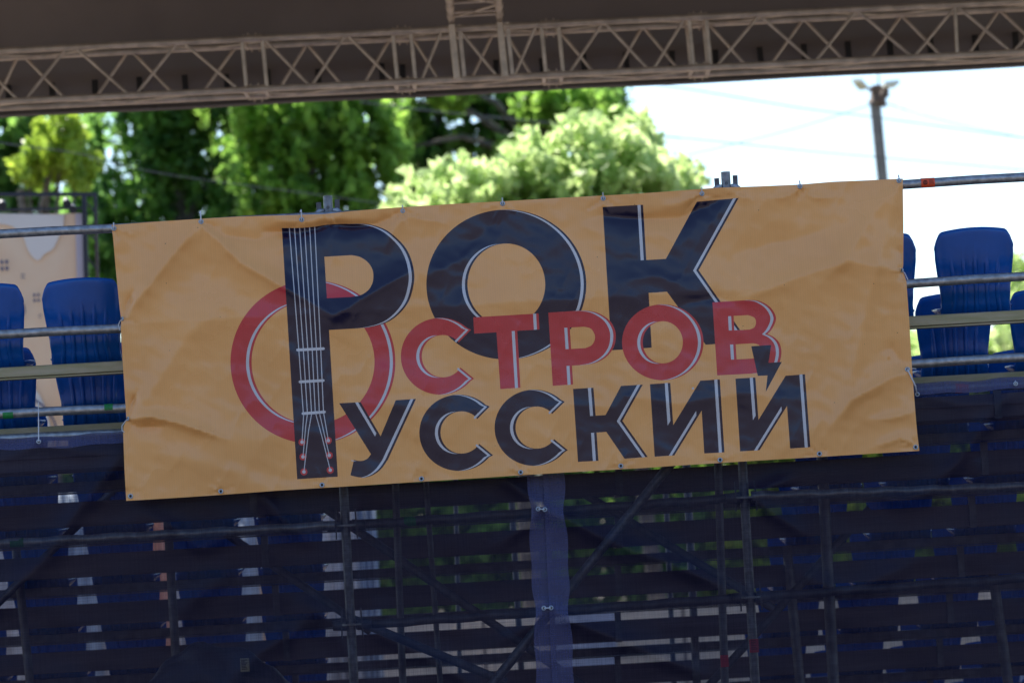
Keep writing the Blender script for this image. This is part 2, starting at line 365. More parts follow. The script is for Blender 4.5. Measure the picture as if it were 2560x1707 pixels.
def make_seat():
    r = empty('stadium_seat')
    vs, fs = chair_mesh(); mb = MB(); mb.add(vs, fs, True); shell = mb.build('backrest', M['blue'], r)
    s = shell.modifiers.new('s', 'SOLIDIFY'); s.thickness = .009; s.offset = 1
    # pan
    vs = []; NU, NV = 24, 18
    for j in range(NV+1):
        v = j/NV; 
        for i in range(NU+1):
            u = -1+2*i/NU; wv = np.interp(v,[0,.15,.7,1],[.178,.195,.205,.170])
            z = -.012+.055*abs(u)**4+.02*math.cos(u*1.5)*0-.03*math.sin(v*math.pi)*(1-u*u)+.012*v
            y = .028+.40*v-.02*v*u*u+.03*u*u*(1-v)
            if v > .9: z -= .03*((v-.9)/.1)**2
            vs.append((u*wv, y, z))
    fs = [(j*(NU+1)+i, j*(NU+1)+i+1, (j+1)*(NU+1)+i+1, (j+1)*(NU+1)+i) for j in range(NV) for i in range(NU)]
    mb = MB(); mb.add(vs, fs, True); p = mb.build('seat', M['blue'], r)
    s = p.modifiers.new('s', 'SOLIDIFY'); s.thickness = .008; s.offset = -1
    mb = MB(); mb.box((-.12,-.02,-.03),(-.08,.26,-.022)); mb.box((.08,-.02,-.03),(.12,.26,-.022)); mb.build('mount_bracket', M['steel_dark'], r)
    # embossed word in a frame
    W = {'A':[((0,0),(.5,1)),((.5,1),(1,0)),((.22,.4),(.78,.4))],'R':[((0,0),(0,1)),((0,1),(.9,1)),((.9,1),(.9,.5)),((.9,.5),(0,.5)),((.4,.5),(1,0))],
         'E':[((0,0),(0,1)),((0,1),(1,1)),((0,.5),(.8,.5)),((0,0),(1,0))],'N':[((0,0),(0,1)),((0,1),(1,0)),((1,0),(1,1))]}
    def surf(x, z):
        u = x/.203; v = (z+.012)/.455
        return -.085*v-.02*v*v+.050*u*u*(1-.2*v)-.0015
    mb = MB(); cw = .016; x = -.048
    def stroke(x0,z0,x1,z1,wd=.0026):
        mb.beam((x0,surf(x0,z0),z0),(x1,surf(x1,z1),z1), .003, wd)
    for ch in 'ARENA':
        for (a,b) in W[ch]: stroke(x+a[0]*cw*.85, .372+a[1]*.022, x+b[0]*cw*.85, .372+b[1]*.022)
        x += cw*1.25
    for (a,b) in (((-.057,.364),(.057,.364)),((.057,.364),(.057,.402)),((.057,.402),(-.057,.402)),((-.057,.402),(-.057,.364))): stroke(*a,*b,.0016)
    em = mb.build('embossed_word', M['blue']); em.parent = shell
    return r
seat0 = make_seat()
def copy_tree(o, parent=None):
    c = o.copy(); C.objects.link(c)
    if parent is not None: c.parent = parent
    for ch in list(o.children): copy_tree(ch, c)
    return c
PITCHX = .515
seats = []
xA = at(205,690,Y0).x                     # second seat from the left picture edge, top row
xB = at(2432,640,Y0).x
for k in range(0, 11):
    sh = -.045*k
    Yk = Y0+k*ROW_D; lim = (1280+260)/FPX*Yk
    kl = 0
    xs_l = [xA+sh+i*PITCHX for i in range(-4, 8)]
    xs_r = [xB+sh-i*PITCHX for i in range(-3, 6)]
    for side, xl in (('left', xs_l), ('right', xs_r)):
        for x in sorted(xl):
            e = x/Yk*FPX+1280
            if e < -100 or e > 2660: continue
            if k < 2:
                if 420 < e < 2180: continue
            elif side == 'left' and e > 880: continue
            elif side == 'right' and e < 1890: continue
            seats.append((k, side, x))
ordn = ['first','second','third','fourth','fifth','sixth','seventh','eighth','ninth','tenth','eleventh','twelfth']
from collections import Counter
cnt = Counter(); 
rows_txt = ['top row','second row','third row','fourth row','fifth row','sixth row','seventh row','eighth row','ninth row','tenth row','eleventh row']
first = True
for (k, side, x) in seats:
    cnt[(k,side)] += 1
    o = seat0 if first else copy_tree(seat0); first = False
    p = rowp(k, x); o.location = p+Vector((0,-.02,.03)); o.rotation_euler = (0, R(.25)*random.uniform(-1,1), R(1.0)*random.uniform(-1,1))
    o['category'] = 'seat'; o['group'] = 'blue plastic stadium seats in rows'
    where = ('%s of the banner' % side) if k < 2 else ('%s of the stair bay' % side)
    o['label'] = '%s blue seat from the left in the %s, %s' % (ordn[cnt[(k,side)]-1], rows_txt[k], where)
# ================================================================== banner
YB = 19.90
def seg_d(px, py, pts):
    best = np.full(px.shape, 1e9); tt = np.zeros(px.shape); sg = np.ones(px.shape)
    L = [0]; 
    for a, b in zip(pts[:-1], pts[1:]): L.append(L[-1]+math.hypot(b[0]-a[0], b[1]-a[1]))
    for i,(a,b) in enumerate(zip(pts[:-1], pts[1:])):
        dx, dy = b[0]-a[0], b[1]-a[1]; l2 = dx*dx+dy*dy
        t = np.clip(((px-a[0])*dx+(py-a[1])*dy)/l2, 0, 1)
        d = np.hypot(px-a[0]-t*dx, py-a[1]-t*dy)
        m = d < best; best = np.where(m, d, best); tt = np.where(m, (L[i]+t*math.sqrt(l2))/L[-1], tt)
        sg = np.where(m, np.sign((px-a[0])*dy-(py-a[1])*dx), sg)
    return best, tt, sg
creases = [  # pts, amplitude (m, negative = towards camera), width px, soft px
 ([(502,556),(430,640),(360,730),(306,797)], -.022, 30, 7),
 ([(502,556),(600,655),(700,712),(835,790)], -.022, 30, 6),
 ([(835,790),(900,750),(1040,670)], -.018, 34, 6),
 ([(502,556),(560,590),(640,600),(700,590),(754,552)], .010, 20, 8),
 ([(660,578),(745,583),(790,572),(823,560),(880,566),(940,562),(1007,530)], .020, 14, 5),
 ([(690,552),(754,556),(830,545),(900,546)], -.008, 14, 5),
 ([(823,558),(835,548)], -.012, 12, 6),
 ([(1007,530),(1060,548),(1110,560)], -.007, 18, 5),
 ([(1007,530),(975,590),(960,640)], -.008, 24, 10),
 ([(306,797),(318,765),(332,730)], .012, 9, 3), ([(320,1047),(330,1010),(343,980)], .012, 9, 3),
 ([(320,1047),(380,1042),(450,1058),(560,1095)], -.022, 16, 5), ([(320,1052),(350,1070),(420,1062)], .010, 12, 4),
 ([(330,1040),(400,950),(470,840),(560,760)], -.014, 45, 12),
 ([(400,1130),(520,1160),(640,1210)], -.008, 40, 15), ([(560,1140),(660,1180),(740,1200)], .006, 35, 12),
 ([(300,812),(800,785),(1280,757),(1800,728),(2262,700)], -.010, 70, 5),
 ([(1500,540),(1600,548),(1700,545),(1790,505),(1850,482)], .016, 20, 7),
 ([(1754,486),(1700,510),(1640,520)], -.006, 16, 6), ([(1813,476),(1850,490),(1880,500)], -.006, 14, 5),
 ([(2000,468),(1970,490),(1930,498)], -.007, 12, 4), ([(2000,468),(2030,492),(2075,497)], -.007, 12, 4),
 ([(2000,468),(2003,520),(2000,560)], .006, 22, 8),
 ([(2247,454),(2180,540),(2120,640),(2040,720)], -.016, 40, 10), ([(2247,454),(2210,600),(2170,760),(2140,900),(2110,1060)], -.018, 38, 10),
 ([(2256,676),(2120,655),(2000,690),(1880,740),(1800,775)], -.013, 34, 8), ([(1820,640),(1960,600),(2120,560)], .008, 40, 12),
 ([(2268,924),(2200,960),(2130,1000),(2060,1090)], -.014, 24, 7), ([(2268,924),(2230,870),(2200,880)], .007, 20, 6),
 ([(2285,1030),(2230,1045),(2170,1050)], -.008, 16, 5), ([(2289,1112),(2250,1095),(2180,1120)], -.008, 16, 5),
 ([(2256,676),(2252,640),(2250,610)], .010, 9, 4), ([(2256,676),(2262,705)], .010, 9, 4),
 ([(1900,1180),(1960,1120),(2060,1050)], -.004, 30, 10), ([(1260,780),(1330,640),(1420,600)], -.006, 50, 20),
 ([(860,1010),(1000,1015),(1080,1020),(1150,1040)], -.006, 40, 8), ([(1400,1010),(1540,1020),(1560,990),(1700,1010),(1860,985),(2000,1000)], -.007, 36, 6),
 ([(640,1100),(720,1080),(840,1085),(980,1120)], -.005, 40, 10), ([(700,860),(800,940),(870,1010)], -.006, 40, 12),
 ([(1150,640),(1230,560),(1290,530)], .006, 36, 10), ([(1050,700),(1150,650),(1200,600)], -.006, 30, 8),
 ([(1560,700),(1650,690),(1740,730)], -.006, 30, 8), ([(1700,760),(1790,742),(1880,770)], .007, 22, 6),
]
_r = random.Random(3)
for (gx_, gy_) in [(502.7,554.7),(754.3,549.5),(1007.2,527.6),(1256.6,509.3),(1508.1,496.5),(1754.8,484.5),(1999.8,466.5),(2247.4,452.3),(285,571)]:
    for an in (25,60,95,130,158):
        a_ = R(an+_r.uniform(-12,12)); l_ = _r.uniform(22,60)
        creases.append(([(gx_+6*math.cos(a_),gy_+6*math.sin(a_)),(gx_+l_*math.cos(a_),gy_+l_*math.sin(a_))], _r.choice([-1,1])*_r.uniform(.0015,.0035), 5, 2))
for (gx_, gy_) in [(326.5,1240),(552.1,1227.6),(805.1,1211.9),(1053.7,1196.5),(1301.6,1180.4),(1552,1164.3),(1800.2,1149.4),(2048.4,1134),(2289,1117.6),(306,797),(320,1047),(2256,676),(2268,924)]:
    for an in (-30,-75,-115,-150,20,170):
        a_ = R(an+_r.uniform(-12,12)); l_ = _r.uniform(18,45)
        creases.append(([(gx_+6*math.cos(a_),gy_+6*math.sin(a_)),(gx_+l_*math.cos(a_),gy_+l_*math.sin(a_))], _r.choice([-1,1])*_r.uniform(.0012,.0028), 5, 2))
def vnoise(px, py, s, seed=0):
    r = np.random.default_rng(seed); N = 128; G = r.random((N,N))*2-1
    x = px/s+37.3; y = py/s+11.7; xi = np.floor(x).astype(int); yi = np.floor(y).astype(int); fx = x-xi; fy = y-yi
    fx = fx*fx*fx*(fx*(fx*6-15)+10); fy = fy*fy*fy*(fy*(fy*6-15)+10)
    g = lambda a,b: G[a%N,b%N]
    return (g(xi,yi)*(1-fx)+g(xi+1,yi)*fx)*(1-fy)+(g(xi,yi+1)*(1-fx)+g(xi+1,yi+1)*fx)*fy
def hfield(px, py):
    px = np.asarray(px, float); py = np.asarray(py, float); h = np.zeros(px.shape)
    for pts, A, wd, sf in creases:
        d, t, s = seg_d(px, py, pts)
        taper = .35+.65*smooth01(np.minimum(t*4+.3, (1-t)*3))
        h += 1.8*A*taper*np.exp(-(np.sqrt(d*d+(.75*sf)**2)-.75*sf)/(.85*wd))
    # rotate noise coordinates a bit so that wrinkles run obliquely
    a = px*.85+py*.5; b = -px*.5+py*.85
    h += .008*vnoise(a, b*1.3, 190, 1)+.0042*vnoise(a*.8-b*.4, b*1.4, 85, 2)+.0016*vnoise(a+b*.3, b*1.6, 32, 3)
    h += .0032*np.abs(vnoise(b*.7, a*1.5, 60, 4))
    for gx in (502.7,754.3,1007.2,1256.6,1508.1,1754.8,1999.8):
        gy = np.interp(gx, [280,2257],[560,448]); h += .007*np.exp(-np.hypot((px-gx)/1.0, (py-gy-8))/16)
    return h
ribs_mesh = 0
OUT = [(279,563),(380,555),(502,547),(600,541.5),(690,539),(755,537),(811,535.5),(879,528),(960,521.3),(1006,518.3),(1060,515),(1150,509),(1256,503.5),(1380,496),(1508,489),(1600,484),(1700,476.8),(1784,470),(1900,466),(2000,461.5),(2084,454.5),(2170,451),(2257,446.8),
       (2258.7,567),(2258.3,660),(2256.5,676),(2262,690),(2266,704),(2273,800),(2280,918),(2285,985),(2291,1060),(2294,1090),(2298.5,1126.5),(2100,1138.5),(2050,1141.7),(1900,1150.5),(1700,1163),(1600,1170),(1552,1172.5),(1300,1187.5),(1200,1194.5),(1054,1203.5),(850,1216.5),(700,1225.5),(552,1236.5),(440,1244),(315.5,1251.5),
       (311,1170),(308,1085),(309,1066),(316,1050),(313,1000),(305,880),(302,822),(303,800),(299,770),(290,680),(284,610)]
def resample(pts, step, closed=True):
    out = []; P = pts+[pts[0]] if closed else pts
    for a, b in zip(P[:-1], P[1:]):
        n = max(1, int(math.hypot(b[0]-a[0], b[1]-a[1])/step+.5))
        out += [(a[0]+(b[0]-a[0])*i/n, a[1]+(b[1]-a[1])*i/n) for i in range(n)]
    if not closed: out.append(P[-1])
    return out
def catmull(pts, n=5):
    out = []
    for i in range(len(pts)-1):
        p0 = pts[max(i-1,0)]; p1 = pts[i]; p2 = pts[i+1]; p3 = pts[min(i+2,len(pts)-1)]
        for k in range(n):
            t = k/n; out.append(tuple(.5*((2*p1[c])+(-p0[c]+p2[c])*t+(2*p0[c]-5*p1[c]+4*p2[c]-p3[c])*t*t+(-p0[c]+3*p1[c]-3*p2[c]+p3[c])*t**3) for c in (0,1)))
    out.append(pts[-1]); return out
def ell(cx, cy, rx, ry, n=110, a0=0, a1=2*math.pi, endpoint=False):
    k = n if not endpoint else n-1
    return [(cx+rx*math.cos(a0+(a1-a0)*i/k), cy+ry*math.sin(a0+(a1-a0)*i/k)) for i in range(n)]
def glyphC(cx, cy, rx, ry, ix, iy, irx, iry, uo, ui, li, lo):
    au = math.atan2((uo[1]-cy)/ry, (uo[0]-cx)/rx); al = math.atan2((lo[1]-cy)/ry, (lo[0]-cx)/rx)
    outer = ell(cx, cy, rx, ry, 70, au-.10, al-2*math.pi+.10, True)
    bu = math.atan2((ui[1]-iy)/iry, (ui[0]-ix)/irx); bl = math.atan2((li[1]-iy)/iry, (li[0]-ix)/irx)
    inner = ell(ix, iy, irx, iry, 50, bl-2*math.pi+.12, bu-.12, True)
    return [[uo]+outer+[lo, li]+inner+[ui]]
G = {}
P_out = [(704.6,570.5),(755.6,570),(789.6,566.7),(815,562),(850,560)]+catmull([(878.9,559.9),(921.4,560.8),(963.9,574.6),(995.8,599),(1017,624.6),(1029.8,654.3),(1035.8,688.3),(1033,718),(1023.4,750),(1006.4,775.5),(983,796.8),(957.5,809.5),(925,817.5),(894.8,820.6)])+[(822.5,824.9),(844.4,1191),(742.9,1197.2)]
P_cnt = [(810.9,642)]+catmull([(878.9,638),(900.1,642.6),(919.3,655.4),(931,673.4),(933.5,692.6),(929.9,710.7),(919.3,726.6),(900.1,738.3),(874.6,742.5)])+[(817.2,745.7)]
bowl = [(760,569)]+P_out[5:-3]+[(760,826)]
p_out = [(1370.7,781.5)]+catmull([(1444.7,776.7),(1470,776.9),(1495.7,782.5),(1521.3,798.6),(1535.4,819.3),(1539.6,841.7),(1534,868.4),(1517.1,890.9),(1490.5,906.3),(1462.4,911.9)])+[(1430.1,913.9),(1432.9,961),(1381.8,964.4)]
p_cnt = [(1424.5,818.7)]+catmull([(1459.6,816.8),(1477.8,822.1),(1487.6,841.7),(1480.6,861.4),(1463.8,869.8)])+[(1427.9,872.1)]
B_out = [(1781,755.8)]+catmull([(1872.9,749.9),(1898.4,752.4),(1921.3,764.4),(1935.4,781),(1939.9,798.9),(1930.3,822),(1918.8,834.8)])+catmull([(1918.8,834.8),(1936.6,843.8),(1949.4,859),(1953.7,879.5),(1950.7,899.9),(1944,915),(1922,928),(1892,933)])[1:]+[(1793,938.2)]
B_c1 = [(1834.1,789.7)]+catmull([(1870.3,787.7),(1885.6,794),(1889.9,805.5),(1885.6,818.3),(1872.9,823.9)])+[(1835.9,825.4)]
B_c2 = [(1839.2,860.6)]+catmull([(1883,858),(1898.4,862.9),(1903,877),(1897,892),(1883,896)])+[(1841.5,898.1)]
y_out = [(847.9,1007.6),(901.5,1004.9),(951.5,1090),(989.3,1000.1),(1039.9,996.8)]+catmull([(969.8,1148.2),(953.7,1170.9),(934.9,1185.6),(916.2,1192.3),(901.5,1192.9),(889.4,1191),(876,1187.5)])+catmull([(884.9,1149),(897.4,1151.6),(908.1,1150.8),(918.9,1145.5),(927.4,1134.8)])
K_out = [(1506.8,517.8),(1607.6,512.1),(1615.7,650.2),(1664.7,647.3),(1742,504.7),(1846.8,495.3),(1746.6,675.7),(1801.4,754.2),(1871,855),(1764,861.5),(1693,764.4),(1667.5,729.2),(1621.6,732.3),(1629.2,869),(1528.5,875.4)]
T_out = [(1183.1,793.2),(1346.5,783.4),(1348.7,823.5),(1293.1,826.9),(1301.3,968.9),(1250.8,972.5),(1241.2,830.5),(1185.4,833.9)]
k_out = [(1432.6,972),(1483.7,968.9),(1489.1,1038.8),(1513.9,1037.1),(1552.7,964.4),(1607,961.1),(1556,1051.7),(1619.5,1141.7),(1561.6,1146.3),(1515.7,1079),(1491.5,1081),(1496.1,1151.2),(1445,1154.1)]
i_out = [(1624.9,960.1),(1675.7,956.8),(1683.1,1062.4),(1750.9,951.4),(1799.6,947.9),(1811.1,1130),(1760.6,1133.1),(1754.2,1026.2),(1686.1,1137.7),(1636.6,1141.2)]
j_out = [(1838.7,946.3),(1888.4,943.3),(1896.3,1049.1),(1963.9,939.2),(2012.4,935.1),(2025.9,1117.2),(1975.4,1120.8),(1967.5,1014.7),(1899.1,1124.9),(1850.4,1127.7)]
bolt = [(1878,865.5),(1928.2,862.1),(1921.1,906.8),(1954.5,904.5),(1914.4,979.5),(1918.8,938.2),(1894.5,939.4)]
def capsule(a, b, r):
    an = math.atan2(b[1]-a[1], b[0]-a[0])
    return ell(a[0],a[1],r,r,9,an+math.pi/2,an+3*math.pi/2,True)+ell(b[0],b[1],r,r,9,an-math.pi/2,an+math.pi/2,True)
def strip(pts, wd):
    L_, R_ = [], []
    for i, p in enumerate(pts):
        q = pts[min(i+1,len(pts)-1)]; o = pts[max(i-1,0)]; dx, dy = q[0]-o[0], q[1]-o[1]; l = math.hypot(dx,dy); nx, ny = -dy/l*wd/2, dx/l*wd/2
        L_.append((p[0]+nx,p[1]+ny)); R_.append((p[0]-nx,p[1]-ny))
    return L_+R_[::-1]
NAVY, RED, WHITE, ORANGE = 1, 2, 3, 0
# layers: (color, [loops even-odd], stripes source loops or None, clip function)
layers = []
def letter(col, loops, stripe=None, clip=None): layers.append((col, loops, loops if stripe is None else stripe, clip))
letter(RED, [ell(782.3,905,206.2,204), ell(782.6,905,153.6,154)])
letter(NAVY, [P_out, P_cnt], [bowl], lambda x, y: (x > 832))
letter(NAVY, [ell(1265.8,711.3,199.9,187.1), ell(1265.9,711.3,97.2,102.3)])
letter(NAVY, [K_out], None, lambda x, y: ~((x < 1640) & (y > 680)))
letter(RED, glyphC(1101,890.4,98.9,95.9,1107,890.2,52.5,52.7,(1177.8,824),(1146.6,855.8),(1151.4,918.4),(1185.4,946.2)))
letter(RED, [T_out]); letter(RED, [p_out, p_cnt])
letter(RED, [ell(1656.9,855.5,101.9,94.9), ell(1657,855.5,50,52.5)])
letter(RED, [B_out, B_c1, B_c2])
letter(NAVY, [y_out])
letter(NAVY, glyphC(1147.2,1081.4,98.8,95.1,1153.7,1080.5,52.5,52.7,(1224.4,1015.8),(1193,1047.2),(1198,1109.2),(1232.8,1137.3)))
letter(NAVY, glyphC(1335.3,1068.8,98.8,95.1,1341.4,1068.4,52.5,52.6,(1411.9,1003.7),(1380.2,1034.6),(1385.2,1097.1),(1419.5,1124.7)))
letter(NAVY, [k_out]); letter(NAVY, [i_out]); letter(NAVY, [j_out])
layers.append((NAVY, [bolt], [], None))
c2 = lambda x, y: (560+x/3.734, 800+y/3.734)
pegs = [(728,1138),(737,1275),(746,1415),(974,1123),(983,1261),(992,1399)]
for p in pegs: layers.append((RED, [ell(*c2(*p), 8.8, 8.8, 24)], [], None))
for p in pegs: layers.append((WHITE, [ell(*c2(*p), 4.4, 4.4, 16)], [], None))
t0 = [723.3,736.2,749.2,761.5,774.1,786.8]; t1 = [746.9,758.2,769.4,780.4,791.1,801.8]; t2 = [758.2,768.4,778.8,788.2,798.4,808.8]
ytop = [570.2,570.2,570.2,569.8,568.5,567]
low = [[(743,885),(728,1138)],[(778,880),(763,990),(737,1275)],[(817,878),(790,1030),(746,1415)],[(857,876),(915,1090),(992,1399)],[(893,874),(935,1060),(983,1261)],[(931,870),(974,1123)]]
for i in range(6):
    layers.append((WHITE, [strip([(t0[i],ytop[i]),(t1[i],872),(t2[i],1031)], 2.3)], [], None))
    layers.append((WHITE, [strip([c2(*q) for q in low[i]], 2.1)], [], None))
for a, b in (((741+3,874.7),(808.5,871.3)),((750,954.3),(808,950.9)),((757.5,1033.4),(811,1029.4))): layers.append((WHITE, [capsule(a,b,3.4)], [], None))
layers.append((WHITE, [ell(1732.3,970.6,3,3,14)], [], None))
SA, SB = 6.3, 13.9; SV = (-1, .057)
def shift(lp, a): return [(x+SV[0]*a, y+SV[1]*a) for x, y in lp]
def pip(lp, X, Y):
    ins = np.zeros(X.shape, bool); A = np.array(lp); B = np.roll(A, -1, 0)
    bb = (X >= A[:,0].min()) & (X <= A[:,0].max()) & (Y >= A[:,1].min()) & (Y <= A[:,1].max())
    idx = np.nonzero(bb)[0]
    if len(idx) == 0: return ins
    x = X[idx]; y = Y[idx]; r = np.zeros(len(idx), bool)
    for (x0,y0),(x1,y1) in zip(A, B):
        if y0 == y1: continue
        c = ((y0 > y) != (y1 > y)) & (x < (x1-x0)*(y-y0)/(y1-y0)+x0); r ^= c
    ins[idx] = r; return ins
def inside(loops, X, Y):
    r = np.zeros(X.shape, bool)
    for l in loops: r ^= pip(l, X, Y)
    return r
V2 = []; E2 = []
def add_loop(lp, step=12):
    lp = resample(lp, step); n0 = len(V2); V2.extend(lp); n = len(lp)
    E2.extend([(n0+i, n0+(i+1)%n) for i in range(n)])
add_loop(OUT, 9)
for col, loops, st, clip in layers:
    for l in loops: add_loop(l)
    for l in st: add_loop(shift(l, SA)); add_loop(shift(l, SB))
gx, gy = np.meshgrid(np.arange(272, 2306, 6.5), np.arange(440, 1260, 6.5)); gx = gx+((np.arange(gx.shape[0]) % 2)*3.25)[:,None]
gx = gx.ravel(); gy = gy.ravel(); ok = pip(OUT, gx, gy)
V2 += list(zip(gx[ok].tolist(), gy[ok].tolist()))
res = delaunay_2d_cdt([Vector(v) for v in V2], E2, [], 0, 1e-3)
rv = np.array([(v.x, v.y) for v in res[0]]); rf = np.array([tuple(t) for t in res[2]])
cen = rv[rf].mean(1); keep = pip(OUT, cen[:,0], cen[:,1]); rf = rf[keep]; cen = cen[keep]
mi = np.zeros(len(rf), int); X, Y_ = cen[:,0], cen[:,1]
for col, loops, st, clip in layers:
    mi[inside(loops, X, Y_)] = col
    if st:
        wh = inside([shift(l,SA) for l in st], X, Y_) & ~inside([shift(l,SB) for l in st], X, Y_)
        if clip is not None: wh &= clip(X, Y_)
        mi[wh] = WHITE
used = np.unique(rf); remap = -np.ones(len(rv), int); remap[used] = np.arange(len(used)); rv = rv[used]; rf = remap[rf]
hv = hfield(rv[:,0], rv[:,1]); ee = 1.0
hx = (hfield(rv[:,0]+ee, rv[:,1])-hfield(rv[:,0]-ee, rv[:,1]))/(2*ee); hy = (hfield(rv[:,0], rv[:,1]+ee)-hfield(rv[:,0], rv[:,1]-ee))/(2*ee)
def sheet3(rv, hv, Yb):
    RMn = np.array(RM); d = np.stack([(rv[:,0]-1280)/FPX, -(rv[:,1]-853.5)/FPX, -np.ones(len(rv))], 1) @ RMn.T
    t = (Yb+hv)/d[:,1]; p = d*t[:,None]; p[:,2] += CAM_Z; return p
p3 = sheet3(rv, hv, YB)
mpp = YB/FPX; cr, sr = math.cos(ROLL), math.sin(ROLL)
gxw = (hx*cr-hy*sr)/mpp*1.0; gzw = (-(hx*sr)-hy*cr)/mpp      # gradient of Y over world X and Z
gxw = (hx*cr - hy*sr)/mpp; gzw = -(hx*sr + hy*cr)/mpp
nr = np.stack([gxw, -np.ones(len(rv)), gzw], 1); nr /= np.linalg.norm(nr, axis=1)[:,None]
def fabric(name, col, rough=.26):
    m = bpy.data.materials.new(name); m.use_nodes = True; n = m.node_tree; p = n.nodes['Principled BSDF']; lk = n.links.new
    tc = n.nodes.new('ShaderNodeTexCoord')
    # slightly oblique vertical threads of the vinyl
    def wave(sc, rot=0.0):
        mp = n.nodes.new('ShaderNodeMapping'); mp.inputs['Rotation'].default_value = (0, rot, 0); lk(tc.outputs['Object'], mp.inputs[0])
        wv = n.nodes.new('ShaderNodeTexWave'); wv.bands_direction = 'X'; wv.inputs['Scale'].default_value = sc; wv.inputs['Distortion'].default_value = .6; wv.inputs['Detail Scale'].default_value = 3
        lk(mp.outputs[0], wv.inputs[0]); return wv.outputs['Fac']
    mp2 = n.nodes.new('ShaderNodeMapping'); mp2.inputs['Scale'].default_value = (38,1,2.2); lk(tc.outputs['Object'], mp2.inputs[0])
    n1 = n.nodes.new('ShaderNodeTexNoise'); n1.inputs['Scale'].default_value = 2.2; n1.inputs['Detail'].default_value = 3; lk(mp2.outputs[0], n1.inputs[0])
    n2 = n.nodes.new('ShaderNodeTexNoise'); n2.inputs['Scale'].default_value = 2.6; n2.inputs['Detail'].default_value = 6; lk(tc.outputs['Object'], n2.inputs[0])
    w1 = wave(26)
    n1s = n.nodes.new('ShaderNodeMath'); n1s.operation = 'MULTIPLY'; lk(n1.outputs[0], n1s.inputs[0]); n1s.inputs[1].default_value = .16
    a = n.nodes.new('ShaderNodeMath'); a.operation = 'MULTIPLY_ADD'; lk(w1, a.inputs[0]); a.inputs[1].default_value = .10; lk(n1s.outputs[0], a.inputs[2])
    b = n.nodes.new('ShaderNodeMath'); b.operation = 'MULTIPLY_ADD'; lk(n2.outputs[0], b.inputs[0]); b.inputs[1].default_value = .6; lk(a.outputs[0], b.inputs[2])
    r = n.nodes.new('ShaderNodeValToRGB'); lk(b.outputs[0], r.inputs[0])
    r.color_ramp.elements[0].position = .30; r.color_ramp.elements[1].position = .75
    r.color_ramp.elements[0].color = (*[c*.90 for c in col],1); r.color_ramp.elements[1].color = (*[min(1,c*1.12) for c in col],1)
    # fly specks and dust
    sp = n.nodes.new('ShaderNodeTexVoronoi'); sp.inputs['Scale'].default_value = 9; lk(tc.outputs['Object'], sp.inputs[0])
    lt = n.nodes.new('ShaderNodeMath'); lt.operation = 'LESS_THAN'; lk(sp.outputs['Distance'], lt.inputs[0]); lt.inputs[1].default_value = .022
    mx = n.nodes.new('ShaderNodeMixRGB'); lk(lt.outputs[0], mx.inputs[0]); lk(r.outputs[0], mx.inputs[1]); mx.inputs[2].default_value = (.05,.035,.02,1)
    lk(mx.outputs[0], p.inputs['Base Color'])
    p.inputs['Roughness'].default_value = rough; p.inputs['Specular IOR Level'].default_value = .62
    rr = n.nodes.new('ShaderNodeMath'); rr.operation = 'MULTIPLY_ADD'; lk(n2.outputs[0], rr.inputs[0]); rr.inputs[1].default_value = .16; rr.inputs[2].default_value = rough-.08; lk(rr.outputs[0], p.inputs['Roughness'])
    bu = n.nodes.new('ShaderNodeBump'); bu.inputs['Strength'].default_value = .10; bu.inputs['Distance'].default_value = .002; lk(a.outputs[0], bu.inputs['Height']); lk(bu.outputs[0], p.inputs['Normal'])
    return m
me = bpy.data.meshes.new('banner_sheet'); me.from_pydata(p3.tolist(), [], rf[:, ::-1].tolist() if False else rf.tolist()); me.update()
# make every face look at the camera
for nm, cl in (('orange_vinyl',(.93,.45,.145)),('navy_ink',(.008,.006,.034)),('red_ink',(.60,.045,.055)),('white_ink',(.62,.63,.66))): me.materials.append(fabric(nm, cl))
me.polygons.foreach_set('material_index', mi.tolist()); me.polygons.foreach_set('use_smooth', [True]*len(rf))
if me.polygons[0].normal.y > 0: me.flip_normals()
me.normals_split_custom_set_from_vertices([tuple(v) for v in nr])
ban = empty('banner', at(1290, 850, YB)); tag(ban, 'wrinkled orange vinyl banner with navy and red Cyrillic lettering and a guitar motif', 'banner')
bo = bpy.data.objects.new('sheet', me); C.objects.link(bo); bo.parent = ban; bo.location = -ban.location
# hem along the banner: a doubled, slightly proud edge is part of the sheet; grommets and ties are parts
def hpt(px, py, dy=0): return at(px, py, YB+float(hfield(px, py))+dy)
def grommet(px, py, par, P, sc=1.0, tilt=(0,1,0)):
    c = P(px, py); mb = MB(); mb.torus(c+Vector((0,-.003,0)), .0098*sc, .0036*sc, tilt); o = mb.build('grommet', M['ring'], par)
    mb = MB(); mb.disc(c+Vector((0,-.0015,0)), .0085*sc); d = mb.build('eyelet_hole', M['black']); d.parent = o
    return c
topg = [(285.2,571.4),(502.7,554.7),(754.3,549.5),(1007.2,527.6),(1256.6,509.3),(1508.1,496.5),(1754.8,484.5),(1999.8,466.5),(2247.4,452.3)]
for (px,py) in topg:
    c = grommet(px,py,ban,hpt); mb = MB(); L = {502.7:24,754.3:22}.get(px, 14)
    t = at(px-1, py-L, YB-.01)
    mb.tube([c+Vector((0,-.006,-.004)), c+Vector((0,-.014,.01)), t], [.0030,.0034,.0030], 8)
    if L > 20: mb.tube([t+Vector((-.004,0,-.006)), t+Vector((0,0,.008))], [.006,.002], 8)
    mb.tube([t, at(px-1,py-L+3,YB+.05), at(px,py-6,YP+.02)], .003, 6)
    mb.build('cable_tie', M['nylon'], ban)
for (px,py) in [(326.5,1240),(552.1,1227.6),(805.1,1211.9),(1053.7,1196.5),(1301.6,1180.4),(1552,1164.3),(1800.2,1149.4),(2048.4,1134),(2289,1117.6)]: grommet(px,py,ban,hpt)
